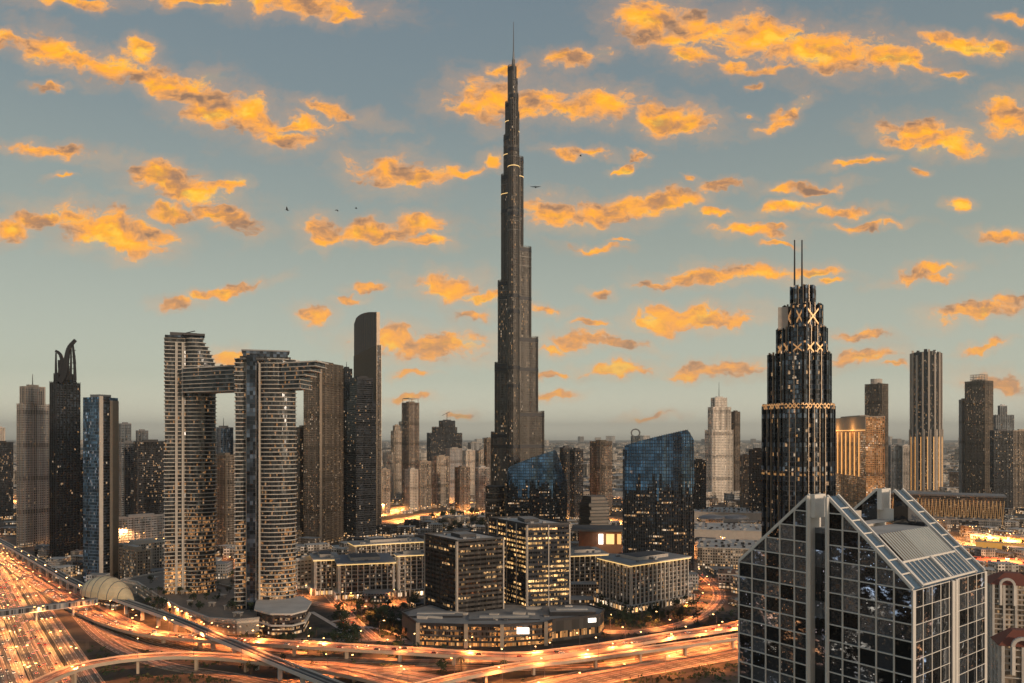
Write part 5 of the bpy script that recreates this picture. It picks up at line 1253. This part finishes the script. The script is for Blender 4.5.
P_, w_, dz_ = ROADS['ring_road']; drive(P_, dz_, (-3, 3), 1, 36, 'on the ring road')
# parked cars in the lot inside the ring road
k_ = 0
for i in range(9):
    for j in range(5):
        if ncar >= 300: break
        p = at(668+i*4.2, 603-j*7); c_ = rnd.choice(['white', 'silver', 'tan']); o = cars[c_].copy(); link(o); o.location = (p.x, p.y, .05); o.rotation_euler = (0, 0, R(100))
        tag(o, '%s car parked in the lot inside the ring road' % c_, 'car', '%s cars parked inside the ring road' % c_); ncar += 1

# ================================================================== trees
def tree_proto(seed, pal=False):
    r2 = random.Random(seed); root = empty('palm_tree' if pal else 'street_tree', (0, 0, 0)); mb = MB()
    if pal:
        mb.tube((0, 0, 0), (.3, .1, 7), .28, .2, bark, 6); mb.build('trunk', root); mb = MB()
        for k in range(14):
            a = 2*math.pi*k/14+r2.uniform(-.2, .2); el_ = r2.uniform(.1, .8); prev = Vector((.3, .1, 7)); w = .35
            for q in range(4):
                el_ -= .42; nx_ = prev+Vector((math.cos(a)*math.cos(el_), math.sin(a)*math.cos(el_), math.sin(el_)))*.9
                s_ = Vector((-math.sin(a), math.cos(a), 0))*w; w2 = .35-.08*q; s2 = s_.normalized()*w2
                mb.face([prev-s_, nx_-s2, nx_+s2, prev+s_], foliage); prev = nx_; w = w2
        mb.build('crown', root); return root
    h_ = r2.uniform(6, 8); mb.tube((0, 0, 0), (0, 0, h_*.5), .3, .18, bark, 6)
    for k in range(4): a = k*1.6; mb.tube((0, 0, h_*.42), (math.cos(a)*1.6, math.sin(a)*1.6, h_*.72), .14, .06, bark, 5)
    mb.build('trunk', root); mb = MB()
    cl_ = [(Vector((r2.gauss(0, 1.3), r2.gauss(0, 1.3), h_*.68+r2.gauss(0, .9))), r2.uniform(1., 1.8)) for _ in range(9)]
    for _ in range(260):
        c0, rr = r2.choice(cl_); dd = Vector((r2.gauss(0, 1), r2.gauss(0, 1), r2.gauss(0, 1))).normalized()*rr*r2.uniform(.6, 1.08); p = c0+dd
        a = Vector((r2.gauss(0, 1), r2.gauss(0, 1), r2.gauss(0, 1))).normalized()*r2.uniform(.25, .5); b = a.orthogonal().normalized()*a.length
        mb.face([p-a, p-b, p+a, p+b], foliage)
    mb.build('crown', root); return root
tp = [tree_proto(s) for s in (1, 2, 3)]; pp_ = [tree_proto(9, True)]; tused = set(); ntree = 0
def free(x, y, r):
    for (a, b, c) in OCC:
        if (a-x)**2+(b-y)**2 < (c+r)**2: return False
    return True
def blocked(x, y, m=2):
    for (a, b, c) in OCC:
        if (a-x)**2+(b-y)**2 < (max(3, c-8)+m)**2: return True
    return False
def trees(px0, px1, py0, py1, n, where, z=0., pal=.2, chk=True, sc=1.):
    global ntree
    for _ in range(n):
        for _t in range(12):
            p = at(rnd.uniform(px0, px1), rnd.uniform(py0, py1), z)
            if not chk or not blocked(p.x, p.y): break
        else: continue
        lst = pp_ if rnd.random() < pal else tp; src = rnd.choice(lst)
        o = src if src.name not in tused else copy_tree(src); tused.add(src.name)
        o.location = (p.x, p.y, z); o.rotation_euler = (0, 0, rnd.uniform(0, 6)); s_ = rnd.uniform(.8, 1.5)*sc; o.scale = (s_, s_, s_)
        kd = 'palm tree' if lst is pp_ else 'leafy tree'
        tag(o, 'dark %s %s' % (kd, where), 'tree', '%ss %s' % (kd, where)); ntree += 1
trees(310, 420, 603, 646, 60, 'in the gardens right of the twin towers', sc=1.15)
trees(600, 700, 604, 628, 40, 'around the columned mid-rise inside the ring road', sc=1.1)
trees(200, 520, 640, 676, 26, 'on the dark ground under the ramps', pal=.4)
trees(430, 520, 516, 534, 50, 'in the park at the foot of the supertall', sc=1.8)
trees(100, 240, 560, 600, 30, 'between the low halls at left')
trees(142, 254, 583, 614, 50, 'on the roof garden of the curved podium', z=12.6, pal=.3, chk=False, sc=.9)
trees(984, 1000, 632, 680, 12, 'between the apartment blocks at bottom right', chk=False, sc=1.2)
trees(560, 760, 505, 560, 34, 'among the mall buildings', sc=1.3)

# more parked cars, and shrubs over the open ground
for (a, b, y0_, y1_, nx_, ny_, wh) in ((345, 420, 612, 634, 9, 4, 'in the garden car park right of the twin towers'),):
    for i in range(nx_):
        for j in range(ny_):
            p = at(a+(b-a)*i/nx_, y0_+(y1_-y0_)*j/ny_); c_ = rnd.choice(['white', 'silver', 'tan', 'black'])
            if ncar >= 299 or blocked(p.x, p.y, 1): continue
            o = cars[c_].copy(); link(o); o.location = (p.x, p.y, .05); o.rotation_euler = (0, 0, R(70)); tag(o, '%s car parked %s' % (c_, wh), 'car', '%s cars parked %s' % (c_, wh)); ncar += 1
mb = MB(); r3 = random.Random(5)
for (a, b, y0_, y1_, n_) in ((60, 740, 606, 683, 2600), (300, 430, 600, 640, 500), (590, 735, 560, 630, 400), (110, 170, 540, 600, 200), (430, 520, 515, 535, 300), (20, 120, 545, 600, 120)):
    for _ in range(n_):
        p = at(r3.uniform(a, b), r3.uniform(y0_, y1_))
        if blocked(p.x, p.y, 3): continue
        rr = r3.uniform(.7, 2.2)
        for k in range(9):
            q = p+Vector((r3.gauss(0, rr*.6), r3.gauss(0, rr*.6), abs(r3.gauss(0, rr*.5))+.3)); e1 = Vector((r3.gauss(0, 1), r3.gauss(0, 1), r3.gauss(0, 1))).normalized()*rr*.45; e2 = e1.orthogonal().normalized()*e1.length
            mb.face([q-e1, q-e2, q+e1, q+e2], foliage)
o = mb.build('garden_shrubs', kind='stuff'); o['label'] = 'dark low shrubs scattered over the open ground between roads and buildings'; o['category'] = 'shrubs'
# ================================================================== city fill: low blocks
protos = []
def block_proto(seed, mk, w, dp, h_):
    r2 = random.Random(seed); root = empty('low_building', (0, 0, 0)); fp = [(-w/2, -dp/2), (w/2, -dp/2), (w/2, dp/2), (-w/2, dp/2)]
    mb = MB(); mb.prism(fp, 0, h_, FM[mk], RM[mk]); mb.build('wall', root)
    mb = MB(); fo = offs(fp, .3); fi = offs(fp, -.5)
    for i in range(4): mb.prism([fo[i], fo[(i+1) % 4], fi[(i+1) % 4], fi[i]], h_-.2, h_+1.1, SM[mk])
    mb.build('parapet', root)
    for k in range(4): mb = MB(); mb.obox(r2.uniform(-.35, .35)*w, r2.uniform(-.35, .35)*dp, 1, 0, r2.uniform(2, 6), r2.uniform(2, 5), h_+.02*k, h_+r2.uniform(1.5, 4), r2.choice((grey_metal, SM[mk], roof_pale))); mb.build('roof_plant', root)
    return root
specs = [('tan', 34, 26, 14), ('pale', 40, 24, 11), ('grey', 30, 30, 18), ('bronze', 26, 24, 24), ('white', 44, 30, 9), ('pale', 28, 22, 26), ('tan', 50, 22, 12), ('dark', 30, 26, 20)]
colw = {'tan': 'tan', 'pale': 'pale', 'grey': 'grey', 'bronze': 'brown', 'white': 'white', 'dark': 'dark'}
for k, sp in enumerate(specs): protos.append([block_proto(k, *sp), sp, False])
zones = [(820, 1180, 32, 70), (1180, 1600, 50, 60), (1600, 2300, 74, 70), (2300, 3400, 110, 115)]
nb = 0; stuffpts = []
for (y0, y1, st, cap) in zones:
    cand = []; yy = y0
    while yy < y1:
        xx = -.66*yy
        while xx < .66*yy:
            cand.append((xx+rnd.uniform(-.2, .2)*st, yy+rnd.uniform(-.2, .2)*st)); xx += st
        yy += st
    rnd.shuffle(cand); used_ = 0
    for (xx, yy) in cand:
        if not free(xx, yy, 5 if yy < 1200 else 10): continue
        if used_ < cap*1.0 and nb < 290:
            pr_ = rnd.choice(protos)
            o = pr_[0] if not pr_[2] else copy_tree(pr_[0]); pr_[2] = True
            s_ = rnd.uniform(.7, 1.1)*(.62 if yy < 1180 else 1 if yy < 1600 else 1.35); o.location = (xx, yy, 0); o.scale = (s_, s_, rnd.uniform(.6, 1.3)*s_); o.rotation_euler = (0, 0, rnd.choice((0, .5, 1.57, 2.0, -.4)))
            wh = 'in the streets around the towers' if yy < 1180 else ('in the middle distance between towers' if yy < 1900 else 'in the far city near the horizon')
            c_ = colw[pr_[1][0]]; tag(o, '%s flat-roofed low building %s' % (c_, wh), 'building', '%s low buildings %s' % (c_, wh)); nb += 1; used_ += 1
            OCC.append((xx, yy, 16*s_))
        else: stuffpts.append((xx, yy))
mb = MB()
def sblock(mb, x, y, w, dp, h_, a, mk):
    mb.obox(x, y, math.cos(a), math.sin(a), w, dp, 0, h_, FM[mk], RM[mk])
for (x_, y_) in stuffpts:
    sblock(mb, x_, y_, rnd.uniform(16, 34), rnd.uniform(14, 26), rnd.uniform(5, 20), rnd.choice((0, .5, -.4)), rnd.choice(('tan', 'pale', 'grey', 'white', 'bronze', 'dark')))
for _ in range(5200):
    yy = 2300*math.exp(rnd.random()**1.15*math.log(10)); xx = rnd.uniform(-.68, .68)*yy
    if not free(xx, yy, 4) and yy < 3500: continue
    h_ = rnd.uniform(5, 16)*(1+yy/9000.); 
    if rnd.random() < .05: h_ *= rnd.uniform(2, 5)
    k = 1+yy/6000.; sblock(mb, xx, yy, rnd.uniform(15, 45)*k, rnd.uniform(15, 40)*k, h_, rnd.choice((0, .5, -.4, 1.)), rnd.choice(('tan', 'pale', 'pale', 'grey', 'white', 'bronze', 'dark')))
for _ in range(420):
    sd_ = rnd.random() < .6
    xx = rnd.uniform(-1300, -330) if sd_ else rnd.uniform(330, 1300); yy = rnd.uniform(-250, 700)
    if abs(xx) < .70*yy+25 or not free(xx, yy, 4) or (sd_ and -25 < (Vector((xx, yy, 0))-p0).dot(nr) < 95): continue
    sblock(mb, xx, yy, rnd.uniform(18, 40), rnd.uniform(15, 35), rnd.choice((8, 14, 25, 40, 70))*rnd.uniform(.7, 1.3), rnd.choice((0, .6, -.4)), rnd.choice(('tan', 'pale', 'white', 'bronze', 'dark', 'gold')))
o = mb.build('far_city_blocks', kind='stuff'); o['label'] = 'mass of small pale city blocks fading out towards the horizon'; o['category'] = 'city blocks'

# ================================================================== birds
bird_m = plain('bird_feather', (.02, .02, .02), .8)
def bird(px, py, Y, span, bank, yaw, lift, lab):
    mb = MB(); s_ = span/2
    for i in range(6):
        ts = [-.5, -.3, -.05, .2, .38, .5, .56]; rs = [.03, .02, .07, .085, .05, .04, .005]
        mb.tube((ts[i]*span*.55, 0, 0), (ts[i+1]*span*.55, 0, 0), rs[i]*span*.7, rs[i+1]*span*.7, bird_m, 8)
    for q in (-1, 1):
        a = [(.12, 0, .02), (.10, q*.45, lift*.5), (-.02, q*1., lift), (-.10, q*.55, lift*.5), (-.14, 0, .02)]
        P = [(x_*span, y_*s_, z_*s_) for x_, y_, z_ in a]; mb.face(P if q > 0 else P[::-1], bird_m)
        mb.face([(p[0], p[1], p[2]-.012*span) for p in (P[::-1] if q > 0 else P)], bird_m)
    o = mb.build('bird'); o.location = (X(px, Y), Y, Z(py, Y)); o.rotation_euler = (bank, 0, yaw); tag(o, lab, 'bird')
bird(535.5, 187, 75, 1.05, .05, R(80), .08, 'dark bird gliding with flat wings just right of the supertall')
bird(287, 210, 70, .65, .9, R(30), .5, 'leftmost dark bird, banking steeply above the twin towers')
bird(337, 210, 72, .55, .4, R(50), -.4, 'dark bird with lowered wings, middle one of the left three')
bird(356, 208.5, 80, .5, .2, R(20), .5, 'small dark bird, right one of the left three')
bird(580.5, 156, 80, .5, .2, R(10), .6, 'small dark bird alone up right of the supertall')

# ================================================================== haze
mb = MB(); hm = bpy.data.materials.new('haze_air'); hm.use_nodes = True; t = NT(hm.node_tree); t.n.clear()
pv = t.new('ShaderNodeVolumePrincipled'); pv.inputs['Color'].default_value = (.93, .95, .92, 1); pv.inputs['Density'].default_value = 3.2e-5; pv.inputs['Anisotropy'].default_value = .2
t.l.new(pv.outputs[0], t.new('ShaderNodeOutputMaterial').inputs['Volume'])
mb.prism([(-30200, -1000), (30200, -1000), (30200, 42200), (-30200, 42200)], -1, 860, hm)
o = mb.build('haze', kind='stuff'); o['label'] = 'thin evening haze over the whole city'; o['category'] = 'haze'
